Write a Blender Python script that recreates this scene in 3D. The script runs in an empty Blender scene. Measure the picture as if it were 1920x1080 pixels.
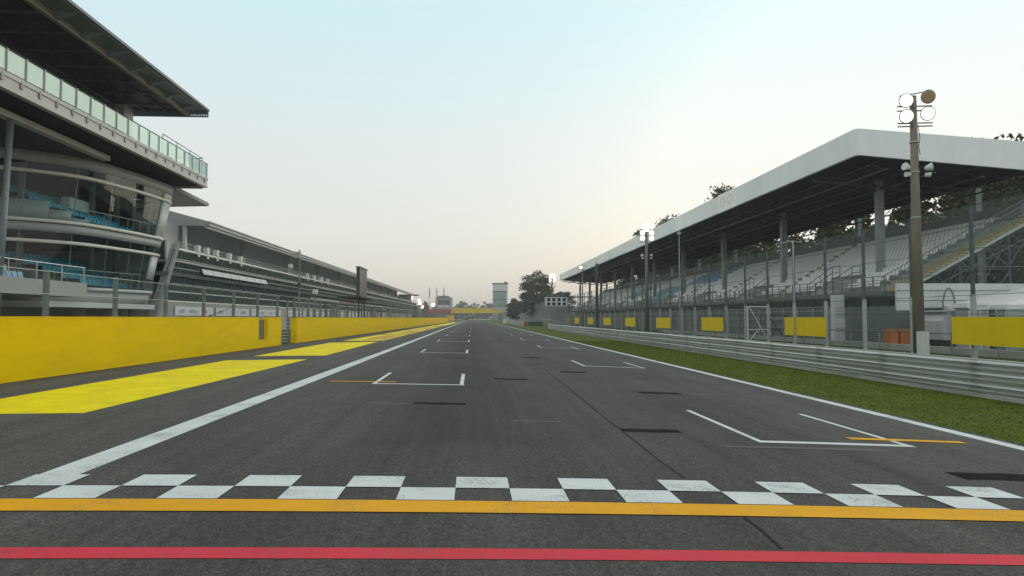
import bpy, math, random
from mathutils import Vector, Matrix
random.seed(7)
S = bpy.context.scene
COL = S.collection
R = math.radians
# ---------------------------------------------------------------- camera
F_PX = 1300.0; CAM_H = 1.7
PITCH = math.atan(56/F_PX); YAW = math.atan(74/F_PX*math.cos(PITCH))
cd = bpy.data.cameras.new('camera'); cam = bpy.data.objects.new('camera', cd); COL.objects.link(cam)
cd.sensor_width = 36; cd.lens = 36*F_PX/1920; cd.clip_start = 0.1; cd.clip_end = 6000
cam.location = (0, 0, CAM_H); cam.rotation_euler = (R(90)+PITCH, 0, -YAW)
S.camera = cam
# ---------------------------------------------------------------- sky, sun, exposure
SUN_EL = R(9); SUN_AZ = R(38)          # azimuth measured from +Y towards +X
w = bpy.data.worlds.new('World'); S.world = w; w.use_nodes = True
nt = w.node_tree; nt.nodes.clear()
sky = nt.nodes.new('ShaderNodeTexSky'); sky.sky_type = 'NISHITA'; sky.sun_disc = False
sky.sun_elevation = SUN_EL; sky.sun_rotation = SUN_AZ; sky.altitude = 100
sky.air_density = 1.0; sky.dust_density = 5.0; sky.ozone_density = 2.0
veil = nt.nodes.new('ShaderNodeMixRGB'); veil.blend_type = 'MIX'
veil.inputs[0].default_value = 0.84
tc = nt.nodes.new('ShaderNodeTexCoord'); sx = nt.nodes.new('ShaderNodeSeparateXYZ'); rp = nt.nodes.new('ShaderNodeValToRGB'); vs_ = nt.nodes.new('ShaderNodeVectorMath'); vs_.operation = 'SCALE'; vs_.inputs['Scale'].default_value = 1.0/.15
nt.links.new(tc.outputs['Generated'], sx.inputs[0]); nt.links.new(sx.outputs[2], rp.inputs[0]); nt.links.new(rp.outputs[0], vs_.inputs[0]); nt.links.new(vs_.outputs[0], veil.inputs[2])
el = rp.color_ramp.elements; el[0].position = 0; el[0].color = (.90,.83,.74,1); el[1].position = 1; el[1].color = (.92,.90,.84,1)
for p_, c_ in ((.12,(.93,.93,.86,1)),(.25,(.87,.955,.945,1)),(.40,(.73,.99,1.03,1)),(.62,(.90,.94,.90,1))):
    e_ = el.new(p_); e_.color = c_
bg = nt.nodes.new('ShaderNodeBackground'); bg.inputs[1].default_value = 0.15
wo = nt.nodes.new('ShaderNodeOutputWorld')
mn = nt.nodes.new('ShaderNodeVectorMath'); mn.operation = 'MINIMUM'; mn.inputs[1].default_value = (11.5, 10.3, 8.3)   # evening haze evens out the glow round the low sun
nt.links.new(sky.outputs[0], mn.inputs[0]); nt.links.new(mn.outputs[0], veil.inputs[1]); nt.links.new(veil.outputs[0], bg.inputs[0]); nt.links.new(bg.outputs[0], wo.inputs[0])
sd = bpy.data.lights.new('sun', 'SUN'); sd.energy = 0.6; sd.angle = R(32); sd.color = (1, .86, .68)
so = bpy.data.objects.new('sun', sd); COL.objects.link(so)
sdir = Vector((math.sin(SUN_AZ)*math.cos(SUN_EL), math.cos(SUN_AZ)*math.cos(SUN_EL), math.sin(SUN_EL)))
so.rotation_euler = sdir.to_track_quat('Z', 'Y').to_euler(); so.location = sdir*200
S.view_settings.view_transform = 'Standard'; S.view_settings.look = 'None'
S.view_settings.exposure = 0.0; S.view_settings.gamma = 1.0; S.view_settings.use_curve_mapping = False
S.render.engine = 'CYCLES'
S.cycles.transparent_max_bounces = 32

# ---------------------------------------------------------------- materials
def mat(name, col, rough=.6, metal=0., var=.12, scale=3., bump=0., bscale=40., spec=.5, dirt=0., coord='pos', stretch=(1,1,1)):
    m = bpy.data.materials.new(name); m.use_nodes = True; n = m.node_tree.nodes; l = m.node_tree.links
    b = n['Principled BSDF']; b.inputs['Roughness'].default_value = rough; b.inputs['Metallic'].default_value = metal
    b.inputs['Specular IOR Level'].default_value = spec
    g = n.new('ShaderNodeNewGeometry'); mp = n.new('ShaderNodeVectorMath'); mp.operation = 'MULTIPLY'; mp.inputs[1].default_value = stretch
    l.new(g.outputs['Position'], mp.inputs[0])
    t = n.new('ShaderNodeTexNoise'); t.inputs['Scale'].default_value = scale; t.inputs['Detail'].default_value = 6; t.inputs['Roughness'].default_value = .65
    l.new(mp.outputs[0], t.inputs['Vector'])
    r = n.new('ShaderNodeMapRange'); r.inputs[1].default_value = .3; r.inputs[2].default_value = .7
    r.inputs[3].default_value = 1-var; r.inputs[4].default_value = 1+var; l.new(t.outputs[0], r.inputs[0])
    mx = n.new('ShaderNodeVectorMath'); mx.operation = 'SCALE'; mx.inputs[0].default_value = col[:3]; l.new(r.outputs[0], mx.inputs['Scale'])
    out = mx.outputs[0]
    if dirt > 0:
        t2 = n.new('ShaderNodeTexNoise'); t2.inputs['Scale'].default_value = scale*.35; t2.inputs['Detail'].default_value = 8; l.new(mp.outputs[0], t2.inputs['Vector'])
        r2 = n.new('ShaderNodeMapRange'); r2.inputs[1].default_value = .5; r2.inputs[2].default_value = .75; r2.inputs[3].default_value = 0; r2.inputs[4].default_value = dirt
        l.new(t2.outputs[0], r2.inputs[0])
        mm = n.new('ShaderNodeMixRGB'); mm.inputs[2].default_value = (.10, .095, .085, 1); l.new(r2.outputs[0], mm.inputs[0]); l.new(out, mm.inputs[1]); out = mm.outputs[0]
    l.new(out, b.inputs['Base Color'])
    if bump > 0:
        t3 = n.new('ShaderNodeTexNoise'); t3.inputs['Scale'].default_value = bscale; t3.inputs['Detail'].default_value = 4; l.new(g.outputs['Position'], t3.inputs['Vector'])
        bp = n.new('ShaderNodeBump'); bp.inputs['Strength'].default_value = bump; bp.inputs['Distance'].default_value = .02
        l.new(t3.outputs[0], bp.inputs['Height']); l.new(bp.outputs[0], b.inputs['Normal'])
    return m

def emit(name, col, s):
    m = bpy.data.materials.new(name); m.use_nodes = True; b = m.node_tree.nodes['Principled BSDF']
    b.inputs['Base Color'].default_value = (.8, .8, .8, 1); b.inputs['Emission Color'].default_value = (*col, 1); b.inputs['Emission Strength'].default_value = s
    return m

def glass(name, tint, refl=.12, rough=.02, gcol=(.9, 1, .97), sky_pale=0.0, sky_pale_col=(.6, .72, .68), rmax=.8):
    m = bpy.data.materials.new(name); m.use_nodes = True; n = m.node_tree.nodes; l = m.node_tree.links
    n.remove(n['Principled BSDF']); o = n['Material Output']
    tr = n.new('ShaderNodeBsdfTransparent'); tr.inputs[0].default_value = (*tint, 1)
    gl = n.new('ShaderNodeBsdfGlossy'); gl.inputs['Color'].default_value = (*gcol, 1); gl.inputs['Roughness'].default_value = rough
    fr = n.new('ShaderNodeLayerWeight'); fr.inputs[0].default_value = .35
    mr = n.new('ShaderNodeMapRange'); mr.inputs[3].default_value = refl; mr.inputs[4].default_value = rmax; l.new(fr.outputs['Fresnel'], mr.inputs[0])
    mr.inputs[1].default_value = .05; mr.inputs[2].default_value = 1
    mx = n.new('ShaderNodeMixShader'); l.new(mr.outputs[0], mx.inputs[0]); l.new(tr.outputs[0], mx.inputs[1]); l.new(gl.outputs[0], mx.inputs[2])
    res = mx.outputs[0]
    if sky_pale:
        df = n.new('ShaderNodeBsdfDiffuse'); df.inputs[0].default_value = (*sky_pale_col, 1)  # diffuse layer that paints reflected sky over the pane
        m2 = n.new('ShaderNodeMixShader'); m2.inputs[0].default_value = sky_pale; l.new(res, m2.inputs[1]); l.new(df.outputs[0], m2.inputs[2]); res = m2.outputs[0]
    l.new(res, o.inputs[0])
    return m

def netting(name, cell, wire, col):
    """diamond wire netting lying in a plane along Y (or X) and Z"""
    m = bpy.data.materials.new(name); m.use_nodes = True; n = m.node_tree.nodes; l = m.node_tree.links
    b = n['Principled BSDF']; b.inputs['Base Color'].default_value = (*col, 1); b.inputs['Metallic'].default_value = .3; b.inputs['Roughness'].default_value = .5
    g = n.new('ShaderNodeNewGeometry'); sp = n.new('ShaderNodeSeparateXYZ'); l.new(g.outputs['Position'], sp.inputs[0])
    def M(op, a, bb):
        q = n.new('ShaderNodeMath'); q.operation = op
        for i, x in enumerate((a, bb)):
            if x is None: continue
            if isinstance(x, (int, float)): q.inputs[i].default_value = x
            else: l.new(x, q.inputs[i])
        return q.outputs[0]
    hor = M('ADD', sp.outputs[0], sp.outputs[1])
    a = M('FRACT', M('DIVIDE', M('ADD', hor, sp.outputs[2]), cell), None)
    c = M('FRACT', M('DIVIDE', M('SUBTRACT', hor, sp.outputs[2]), cell), None)
    k = M('MAXIMUM', M('LESS_THAN', a, wire), M('LESS_THAN', c, wire))
    tr = n.new('ShaderNodeBsdfTransparent'); mx = n.new('ShaderNodeMixShader')
    l.new(k, mx.inputs[0]); l.new(tr.outputs[0], mx.inputs[1]); l.new(b.outputs[0], mx.inputs[2]); l.new(mx.outputs[0], n['Material Output'].inputs[0])
    return m

def asphalt_mat(name, base, track=True):
    m = bpy.data.materials.new(name); m.use_nodes = True; n = m.node_tree.nodes; l = m.node_tree.links
    b = n['Principled BSDF']; b.inputs['Roughness'].default_value = .85; b.inputs['Specular IOR Level'].default_value = .18
    g = n.new('ShaderNodeNewGeometry')
    def noise(scale, st=(1, 1, 1), det=5, rg=.6):
        v = n.new('ShaderNodeVectorMath'); v.operation = 'MULTIPLY'; v.inputs[1].default_value = st; l.new(g.outputs['Position'], v.inputs[0])
        t = n.new('ShaderNodeTexNoise'); t.inputs['Scale'].default_value = scale; t.inputs['Detail'].default_value = det; t.inputs['Roughness'].default_value = rg
        l.new(v.outputs[0], t.inputs['Vector']); return t.outputs[0]
    def rng(x, a, bb, c, d):
        r = n.new('ShaderNodeMapRange'); r.inputs[1].default_value = a; r.inputs[2].default_value = bb; r.inputs[3].default_value = c; r.inputs[4].default_value = d
        l.new(x, r.inputs[0]); return r.outputs[0]
    def mul(a, bb):
        q = n.new('ShaderNodeMath'); q.operation = 'MULTIPLY'; l.new(a, q.inputs[0]); l.new(bb, q.inputs[1]); return q.outputs[0]
    f1 = mul(rng(noise(60, det=3, rg=.8), .36, .64, .40, 1.60), rng(noise(24, (1, .5, 1), det=4, rg=.8), .38, .62, .76, 1.24))          # stone grain
    f2 = rng(noise(.55, (1, .45, 1)), .34, .66, .86, 1.16)           # broad patches
    f3 = rng(noise(1.6, (1, .035, 1), 4), .35, .7, 1.09, .84)      # long rubber streaks
    f4 = rng(noise(7, (1, .02, 1), 3), .4, .75, 1.05, .84)
    f = mul(mul(f1, f2), mul(f3, f4))
    vo = n.new('ShaderNodeTexVoronoi'); vo.inputs['Scale'].default_value = 30; l.new(g.outputs['Position'], vo.inputs['Vector'])
    pale = rng(vo.outputs['Distance'], .0, .2, 2.1, 1.0)          # pale aggregate specks
    f = mul(f, pale)
    if track:
        sp = n.new('ShaderNodeSeparateXYZ'); l.new(g.outputs['Position'], sp.inputs[0])
        sub = n.new('ShaderNodeMath'); sub.operation = 'SUBTRACT'; sub.inputs[1].default_value = -.2; l.new(sp.outputs[0], sub.inputs[0])
        ab = n.new('ShaderNodeMath'); ab.operation = 'ABSOLUTE'; l.new(sub.outputs[0], ab.inputs[0])
        lane = rng(ab.outputs[0], .4, 1.7, .72, 1.0)
        ys = rng(sp.outputs[1], 9.0, 11.5, 1.0, 0.0)
        mxl = n.new('ShaderNodeMath'); mxl.operation = 'MAXIMUM'; l.new(lane, mxl.inputs[0]); l.new(ys, mxl.inputs[1])
        f = mul(f, mxl.outputs[0])
        s2 = n.new('ShaderNodeMath'); s2.operation = 'SUBTRACT'; s2.inputs[1].default_value = 1.6; l.new(sp.outputs[0], s2.inputs[0])
        a2 = n.new('ShaderNodeMath'); a2.operation = 'ABSOLUTE'; l.new(s2.outputs[0], a2.inputs[0])
        f = mul(f, rng(a2.outputs[0], 3.2, 7.0, .95, 1.24))           # paler where fewer tyres run
    mx = n.new('ShaderNodeVectorMath'); mx.operation = 'SCALE'; mx.inputs[0].default_value = base; l.new(f, mx.inputs['Scale'])
    l.new(mx.outputs[0], b.inputs['Base Color'])
    bp = n.new('ShaderNodeBump'); bp.inputs['Strength'].default_value = .35; bp.inputs['Distance'].default_value = .006
    l.new(noise(120, det=2), bp.inputs['Height']); l.new(bp.outputs[0], b.inputs['Normal'])
    return m

def paint_mat(name, col, wear=.35, stretch=(1, 1, 1)):
    """road paint worn through to the stones"""
    m = bpy.data.materials.new(name); m.use_nodes = True; n = m.node_tree.nodes; l = m.node_tree.links
    b = n['Principled BSDF']; b.inputs['Roughness'].default_value = .7; b.inputs['Specular IOR Level'].default_value = .12
    g = n.new('ShaderNodeNewGeometry')
    def nz(s, d, st=(1, 1, 1)):
        v = n.new('ShaderNodeVectorMath'); v.operation = 'MULTIPLY'; v.inputs[1].default_value = st; l.new(g.outputs['Position'], v.inputs[0])
        t = n.new('ShaderNodeTexNoise'); t.inputs['Scale'].default_value = s; t.inputs['Detail'].default_value = d; t.inputs['Roughness'].default_value = .7; l.new(v.outputs[0], t.inputs['Vector']); return t
    a = nz(45, 3); c = nz(1.3, 5, stretch); d = nz(.8, 4)
    ad = n.new('ShaderNodeMath'); ad.operation = 'MULTIPLY'; l.new(a.outputs[0], ad.inputs[0]); l.new(c.outputs[0], ad.inputs[1])
    r = n.new('ShaderNodeMapRange'); r.inputs[1].default_value = .265; r.inputs[2].default_value = .38; r.inputs[3].default_value = 0; r.inputs[4].default_value = wear; l.new(ad.outputs[0], r.inputs[0])
    r2 = n.new('ShaderNodeMapRange'); r2.inputs[1].default_value = .3; r2.inputs[2].default_value = .7; r2.inputs[3].default_value = .88; r2.inputs[4].default_value = 1.05; l.new(d.outputs[0], r2.inputs[0])
    sc = n.new('ShaderNodeVectorMath'); sc.operation = 'SCALE'; sc.inputs[0].default_value = col; l.new(r2.outputs[0], sc.inputs['Scale'])
    mx = n.new('ShaderNodeMixRGB'); mx.inputs[2].default_value = (.12, .12, .115, 1); l.new(r.outputs[0], mx.inputs[0]); l.new(sc.outputs[0], mx.inputs[1])
    l.new(mx.outputs[0], b.inputs['Base Color'])
    bp = n.new('ShaderNodeBump'); bp.inputs['Strength'].default_value = .2; bp.inputs['Distance'].default_value = .004
    l.new(a.outputs[0], bp.inputs['Height']); l.new(bp.outputs[0], b.inputs['Normal'])
    return m

M = dict(
 asphalt=asphalt_mat('asphalt', (.077, .077, .072)),
 pit_asphalt=asphalt_mat('pit asphalt', (.086, .086, .080), False),
 white_paint=paint_mat('white road paint', (.70, .76, .77), .6),
 orange_paint=paint_mat('orange road paint', (.84, .42, .012), .35),
 red_paint=paint_mat('red road paint', (.68, .05, .08), .35),
 faint_paint=paint_mat('faint old paint', (.12, .12, .115), .8),
 ground_yellow=paint_mat('yellow ground paint', (.95, .80, .0), .35),
 ground_black=mat('fresh black patch', (.013, .014, .014), .95, spec=.08, var=.25, scale=8),
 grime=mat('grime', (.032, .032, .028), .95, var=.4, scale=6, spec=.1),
 seam=mat('seam tar', (.038, .039, .037), .95, spec=.08),
 dull_red=mat('faded red ground paint', (.50, .20, .06), .7),
 wall_yellow=mat('yellow wall paint', (.98, .66, .0), .65, var=.07, scale=1.2, bump=.2, bscale=9, spec=.08, dirt=.05, stretch=(1,.35,2)),
 wall_yellow_shade=mat('yellow wall paint shaded reveal', (.62, .50, .004), .6, var=.05),  # darker copy of the wall yellow, the reveal's shade put into it
 wall_orange=mat('orange wall end', (.72, .36, .03), .6),
 board_yellow=mat('yellow board', (.80, .57, .0), .6, var=.05, scale=1., spec=.15),
 grass_ground=mat('grass ground', (.085, .125, .016), .95, var=.2, scale=1.2, bump=.4, bscale=60, spec=.1, dirt=.3),
 field=mat('field', (.06, .08, .03), .95, var=.3, scale=.2, spec=.1),
 grass_blade=mat('grass blade', (.11, .155, .014), .8, var=.18, scale=.8, spec=.1),
 galv=mat('galvanised steel', (.56, .60, .60), .45, .25, var=.12, scale=1.2, dirt=.22, stretch=(1, .25, 3)),
 galv_splice=mat('older galvanised steel', (.45, .49, .49), .5, .2, var=.2, scale=3, dirt=.4),
 galv_pale=mat('pale galvanised steel', (.42, .46, .45), .5, .3, var=.15, scale=4),
 galv_top=mat('bright galvanised lip', (.62, .66, .65), .35, .4, var=.1),
 steel_dark=mat('dark green steel', (.06, .078, .076), .55, .3, var=.15, scale=4),
 steel_grey=mat('grey steel', (.22, .25, .25), .5, .3, var=.15, scale=3),
 steel_mid=mat('mid grey painted steel', (.13, .165, .165), .5, .1, var=.15, scale=2),
 white=mat('white metal', (.72, .74, .73), .45, var=.06, scale=2, dirt=.15),
 fascia=mat('white fascia sheet', (.86, .89, .89), .55, var=.05, scale=.6, dirt=.12, stretch=(1, 1, .3)),
 badge=mat('fascia badge sheet', (.93, .94, .93), .5, var=.04),
 badge_mark=mat('fascia badge print', (.78, .76, .77), .5),
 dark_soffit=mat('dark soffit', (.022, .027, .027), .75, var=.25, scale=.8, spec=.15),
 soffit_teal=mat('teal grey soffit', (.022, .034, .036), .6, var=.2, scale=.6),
 soffit_light=mat('outer soffit', (.20, .27, .30), .55, var=.15, scale=.5),
 beam_brown=mat('dull beam', (.28, .27, .24), .6, var=.12),
 light_beam=mat('light grey beam', (.50, .50, .48), .5, var=.1, scale=2),
 cream=mat('cream band', (.85, .83, .74), .45, var=.04),
 cladding=mat('grey cladding', (.42, .43, .43), .5, var=.08, scale=.8, dirt=.15),
 cladding_lt=mat('light grey cladding', (.66, .70, .69), .5, var=.07, scale=.8, dirt=.1),
 concrete=mat('concrete', (.42, .42, .39), .85, var=.15, scale=1.5, bump=.3, bscale=20, dirt=.35),
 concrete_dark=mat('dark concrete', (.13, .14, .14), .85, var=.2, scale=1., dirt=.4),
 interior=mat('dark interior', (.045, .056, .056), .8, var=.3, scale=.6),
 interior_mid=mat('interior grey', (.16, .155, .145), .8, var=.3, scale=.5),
 blue_seat=mat('blue plastic seat', (.03, .38, .58), .45, var=.12, scale=3),
 pale_blue_seat=mat('pale blue seat', (.22, .47, .68), .45, var=.08),
 white_seat=mat('white plastic seat', (.85, .85, .83), .45, var=.10, scale=5),
 mid_blue_seat=mat('faded blue seat', (.18, .34, .50), .5, var=.15, scale=3),
 step_yellow=mat('yellow step edge', (.42, .35, .13), .7, var=.2),
 step_tan=mat('tan aisle step', (.58, .48, .27), .8, var=.2),
 wood=mat('weathered pole', (.20, .17, .14), .85, var=.25, scale=3, stretch=(1, 1, .2)),
 lamp_off=mat('unlit lamp lens', (.42, .28, .15), .3),
 lamp_on=emit('lit lamp', (1, .86, .66), 5),
 lamp_red=emit('lit warm lamp', (1, .62, .45), 5),
 lamp_amber=emit('amber lamp', (1, .45, .2), 3),
 foliage=mat('foliage', (.055, .068, .022), .75, var=.5, scale=.6, spec=.25),
 foliage_far=mat('far foliage', (.055, .07, .04), .85, var=.4, scale=.1, spec=.1),
 bark=mat('bark', (.09, .075, .06), .9, var=.3),
 teal_glass_wall=mat('dark teal facade glass', (.040, .085, .080), .25, 0, var=.4, scale=.35, spec=.35),
 far_glass=mat('tower glass', (.20, .33, .32), .12, var=.2, scale=.3, spec=.9),
 glass_body=glass('tinted glass', (.80, .93, .92), .03, rmax=.22),
 glass_rail=glass('balustrade glass', (.62, .78, .75), .10, rmax=.4, sky_pale=.34, sky_pale_col=(.86, .95, .93)),  # pale greenish glass, the reflected sky's paleness painted in
 glass_clear=glass('clear glass', (.80, .90, .88), .12),
 net=netting('wire netting', .11, .06, (.22, .26, .25)),
 net_dark=netting('dark wire netting', .11, .085, (.24, .32, .31)),
 net_dense=netting('dense green grey screen', .11, .34, (.16, .21, .21)),
 black=mat('black', (.02, .02, .022), .5),
 black_panel=mat('dark board', (.055, .06, .058), .4, var=.15, scale=1),
 sign_white=mat('banner white', (.88, .88, .90), .6, var=.05),
 print_grey=mat('banner print grey', (.45, .48, .56), .6), print_red=mat('banner print red', (.55, .12, .10), .6), print_blue=mat('banner print blue', (.15, .22, .48), .6),
 orange=mat('orange plastic', (.50, .15, .03), .5, var=.15), red=mat('red paint', (.30, .06, .05), .5),
 tent=mat('tent fabric', (.84, .86, .86), .6, var=.05, dirt=.1), tyre=mat('tyre', (.02, .02, .02), .8),
 hedge_green=mat('green panel', (.03, .09, .045), .7, var=.3, scale=2), skin_white=mat('caravan body', (.58, .60, .60), .4, var=.06, dirt=.15),
)

# ---------------------------------------------------------------- mesh helpers
class MB:
    def __init__(s): s.v = []; s.f = []; s.pr = []
    def add(s, vs, fs):
        s.pr.append((len(s.v), len(vs), len(s.f), len(fs))); o = len(s.v); s.v += [tuple(p) for p in vs]; s.f += [tuple(o+i for i in f) for f in fs]; return s
    def box(s, x0, y0, z0, x1, y1, z1):
        x0, x1 = min(x0, x1), max(x0, x1); y0, y1 = min(y0, y1), max(y0, y1); z0, z1 = min(z0, z1), max(z0, z1)
        return s.add([(x0,y0,z0),(x1,y0,z0),(x1,y1,z0),(x0,y1,z0),(x0,y0,z1),(x1,y0,z1),(x1,y1,z1),(x0,y1,z1)],
                     [(0,3,2,1),(4,5,6,7),(0,1,5,4),(1,2,6,5),(2,3,7,6),(3,0,4,7)])
    def hexa(s, b, t):
        return s.add(list(b)+list(t), [(0,3,2,1),(4,5,6,7),(0,1,5,4),(1,2,6,5),(2,3,7,6),(3,0,4,7)])
    def quad(s, a, b, c, d): return s.add([a,b,c,d], [(0,1,2,3)])
    def prism(s, pts, d):
        """closed polygon pts (3d) swept by vector d"""
        n = len(pts); d = Vector(d); a = [Vector(p) for p in pts]; b = [p+d for p in a]
        return s.add(a+b, [tuple(range(n))[::-1], tuple(range(n, 2*n))]+[(i,(i+1)%n,n+(i+1)%n,n+i) for i in range(n)])
    def tube(s, p, q, r, r2=None, n=8):
        p = Vector(p); q = Vector(q); r2 = r if r2 is None else r2; d = (q-p)
        if d.length < 1e-6: return s
        d.normalize(); a = d.orthogonal().normalized(); b = d.cross(a)
        vs = [p+(a*math.cos(2*math.pi*i/n)+b*math.sin(2*math.pi*i/n))*r for i in range(n)]+[q+(a*math.cos(2*math.pi*i/n)+b*math.sin(2*math.pi*i/n))*r2 for i in range(n)]
        return s.add(vs, [(i,(i+1)%n,n+(i+1)%n,n+i) for i in range(n)]+[tuple(range(n))[::-1], tuple(range(n,2*n))])
    def path(s, pts, r, n=6):
        for a, b in zip(pts, pts[1:]): s.tube(a, b, r, n=n)
        return s
    def build_each(s, name, m, parent=None, limit=100, **k):
        """every shape added becomes a part of its own; past the limit the rest is one stuff part"""
        rest = MB()
        for i, (v0, nv, f0, nf) in enumerate(s.pr):
            q = MB() if i < limit else rest
            q.add(s.v[v0:v0+nv], [tuple(j-v0 for j in f) for f in s.f[f0:f0+nf]])
            if i < limit: q.build(name, m, parent, **k)
        if rest.v: rest.build(name, m, parent, kind='stuff', **k)
    def build(s, name, m, parent=None, smooth=False, kind=None, loc=None):
        me = bpy.data.meshes.new(name)
        off = Vector((0,0,0))
        if parent is not None:
            p = parent
            while p is not None: off += p.location; p = p.parent
        if loc is not None: off += Vector(loc)
        me.from_pydata([(v[0]-off.x, v[1]-off.y, v[2]-off.z) for v in s.v], [], s.f)
        me.materials.append(M[m] if isinstance(m, str) else m)
        if smooth:
            for p_ in me.polygons: p_.use_smooth = True
        o = bpy.data.objects.new(name, me); COL.objects.link(o)
        if loc is not None: o.location = loc
        if parent is not None: o.parent = parent
        if kind: o['kind'] = kind
        return o

def tag(o, label, cat, group=None, kind=None):
    o['label'] = label; o['category'] = cat
    if group: o['group'] = group
    if kind: o['kind'] = kind
    return o
def thing(name, loc, label, cat, group=None):
    o = bpy.data.objects.new(name, None); COL.objects.link(o); o.location = loc; o.empty_display_size = .3
    return tag(o, label, cat, group)
def struct(mb, name, m, **k):
    o = mb.build(name, m, kind='structure', **k); return o
def children(o): return [c for c in bpy.data.objects if c.parent == o]
def copy_tree(o, loc=None, parent=None):
    kids = children(o); c = o.copy(); COL.objects.link(c); c.parent = parent
    if loc is not None: c.location = loc
    for k in kids: copy_tree(k, None, c)
    return c

# ---------------------------------------------------------------- ground shape: the straight falls gently from left to right
def gz0(x):
    x = max(-9.3, min(8.6, x)); return -(0.025*x+.00135*x*x)
def gz(x):                                   # piecewise linear through whole metres
    k = math.floor(x); t = x-k; return gz0(k)*(1-t)+gz0(k+1)*t
def clipx(poly, a, keep_greater):
    out = []
    for i in range(len(poly)):
        p, q = poly[i], poly[(i+1) % len(poly)]
        ip = (p[0] >= a) if keep_greater else (p[0] <= a); iq = (q[0] >= a) if keep_greater else (q[0] <= a)
        if ip: out.append(p)
        if ip != iq:
            t = (a-p[0])/(q[0]-p[0]); out.append((a, p[1]+t*(q[1]-p[1])))
    return out
def flat(mb, poly, lift):
    """a sheet that follows the ground's cross fall, `lift` above it"""
    ar = sum(poly[i][0]*poly[(i+1) % len(poly)][1]-poly[(i+1) % len(poly)][0]*poly[i][1] for i in range(len(poly)))
    if ar < 0: poly = poly[::-1]
    x0 = min(p[0] for p in poly); x1 = max(p[0] for p in poly)
    k = math.floor(x0)
    while k < x1:
        q = clipx(clipx(poly, k, True), k+1, False)
        q = [p for i, p in enumerate(q) if math.hypot(p[0]-q[i-1][0], p[1]-q[i-1][1]) > 1e-6]
        if len(q) >= 3: mb.add([(p[0], p[1], gz(p[0])+lift) for p in q], [tuple(range(len(q)))])
        k += 1
    return mb
def rect(mb, x0, y0, x1, y1, lift): return flat(mb, [(x0,y0),(x1,y0),(x1,y1),(x0,y1)], lift)

g = MB()
xs = [-3000, -200, -60]+list(range(-12, 13))+[60, 200, 3000]
for a, b in zip(xs, xs[1:]):
    g.quad((a,-60,gz(a)),(b,-60,gz(b)),(b,4000,gz(b)),(a,4000,gz(a)))
struct(g, 'ground', 'field')
def lx(Y, x0): return x0+.0105*(Y-17)          # everything on the pit side runs 0.6 degrees towards the straight
g = MB(); flat(g, [(-11.45,-20),(8.75,-20),(8.75,130),(8.2,300),(9.5,640),(-4,640),(-8.8,260)], .004); struct(g, 'track', 'asphalt')
g = MB(); flat(g, [(-60,-20),(-11.45,-20),(-8.8,260),(-4,640),(-60,640)], .004); struct(g, 'pit_lane', 'pit_asphalt')
g = MB(); flat(g, [(8.75,-20),(12.75,-20),(12.75,130),(12.75,420),(8.9,420),(8.2,300),(8.75,130)], .004); struct(g, 'grass_verge', 'grass_ground')
g = MB(); rect(g, 13.05,-20,25,420,.004); struct(g, 'grass_strip', 'grass_ground')
g = MB(); rect(g, 27.2,-20,70,230,.004); struct(g, 'service_road', 'pit_asphalt')
# --- painted lines
g = MB(); L = .008
flat(g, [(-4.45,7.46),(-4.05,7.46),(-4.0,25),(-3.98,60),(-3.9,160),(-3.6,400),(-3.9,400),(-4.2,160),(-4.28,60),(-4.38,25)], L)
struct(g, 'white_edge_line', 'white_paint')
g = MB(); flat(g, [(8.25,-4),(8.52,-4),(8.52,40),(8.30,130),(8.0,300),(7.75,300),(8.03,130),(8.25,40)], L); struct(g, 'white_edge_line', 'white_paint')
g = MB(); P0 = -4.465
for k in range(12):
    x = P0+1.075*k
    if x < 8.2: rect(g, x, 6.985, min(x+.537, 8.2), 7.455, L+.004)
    xn = x-.537
    rect(g, max(xn, -4.99), 6.515, min(xn+.537, 8.2), 6.985, L+.004)
struct(g, 'chequered_start_line', 'white_paint')
g = MB(); rect(g, -11, 6.11, 8.24, 6.495, L+.004); struct(g, 'orange_start_line', 'orange_paint')
g = MB(); rect(g, -11, 4.955, 8.24, 5.185, L); struct(g, 'red_line', 'red_paint')
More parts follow.
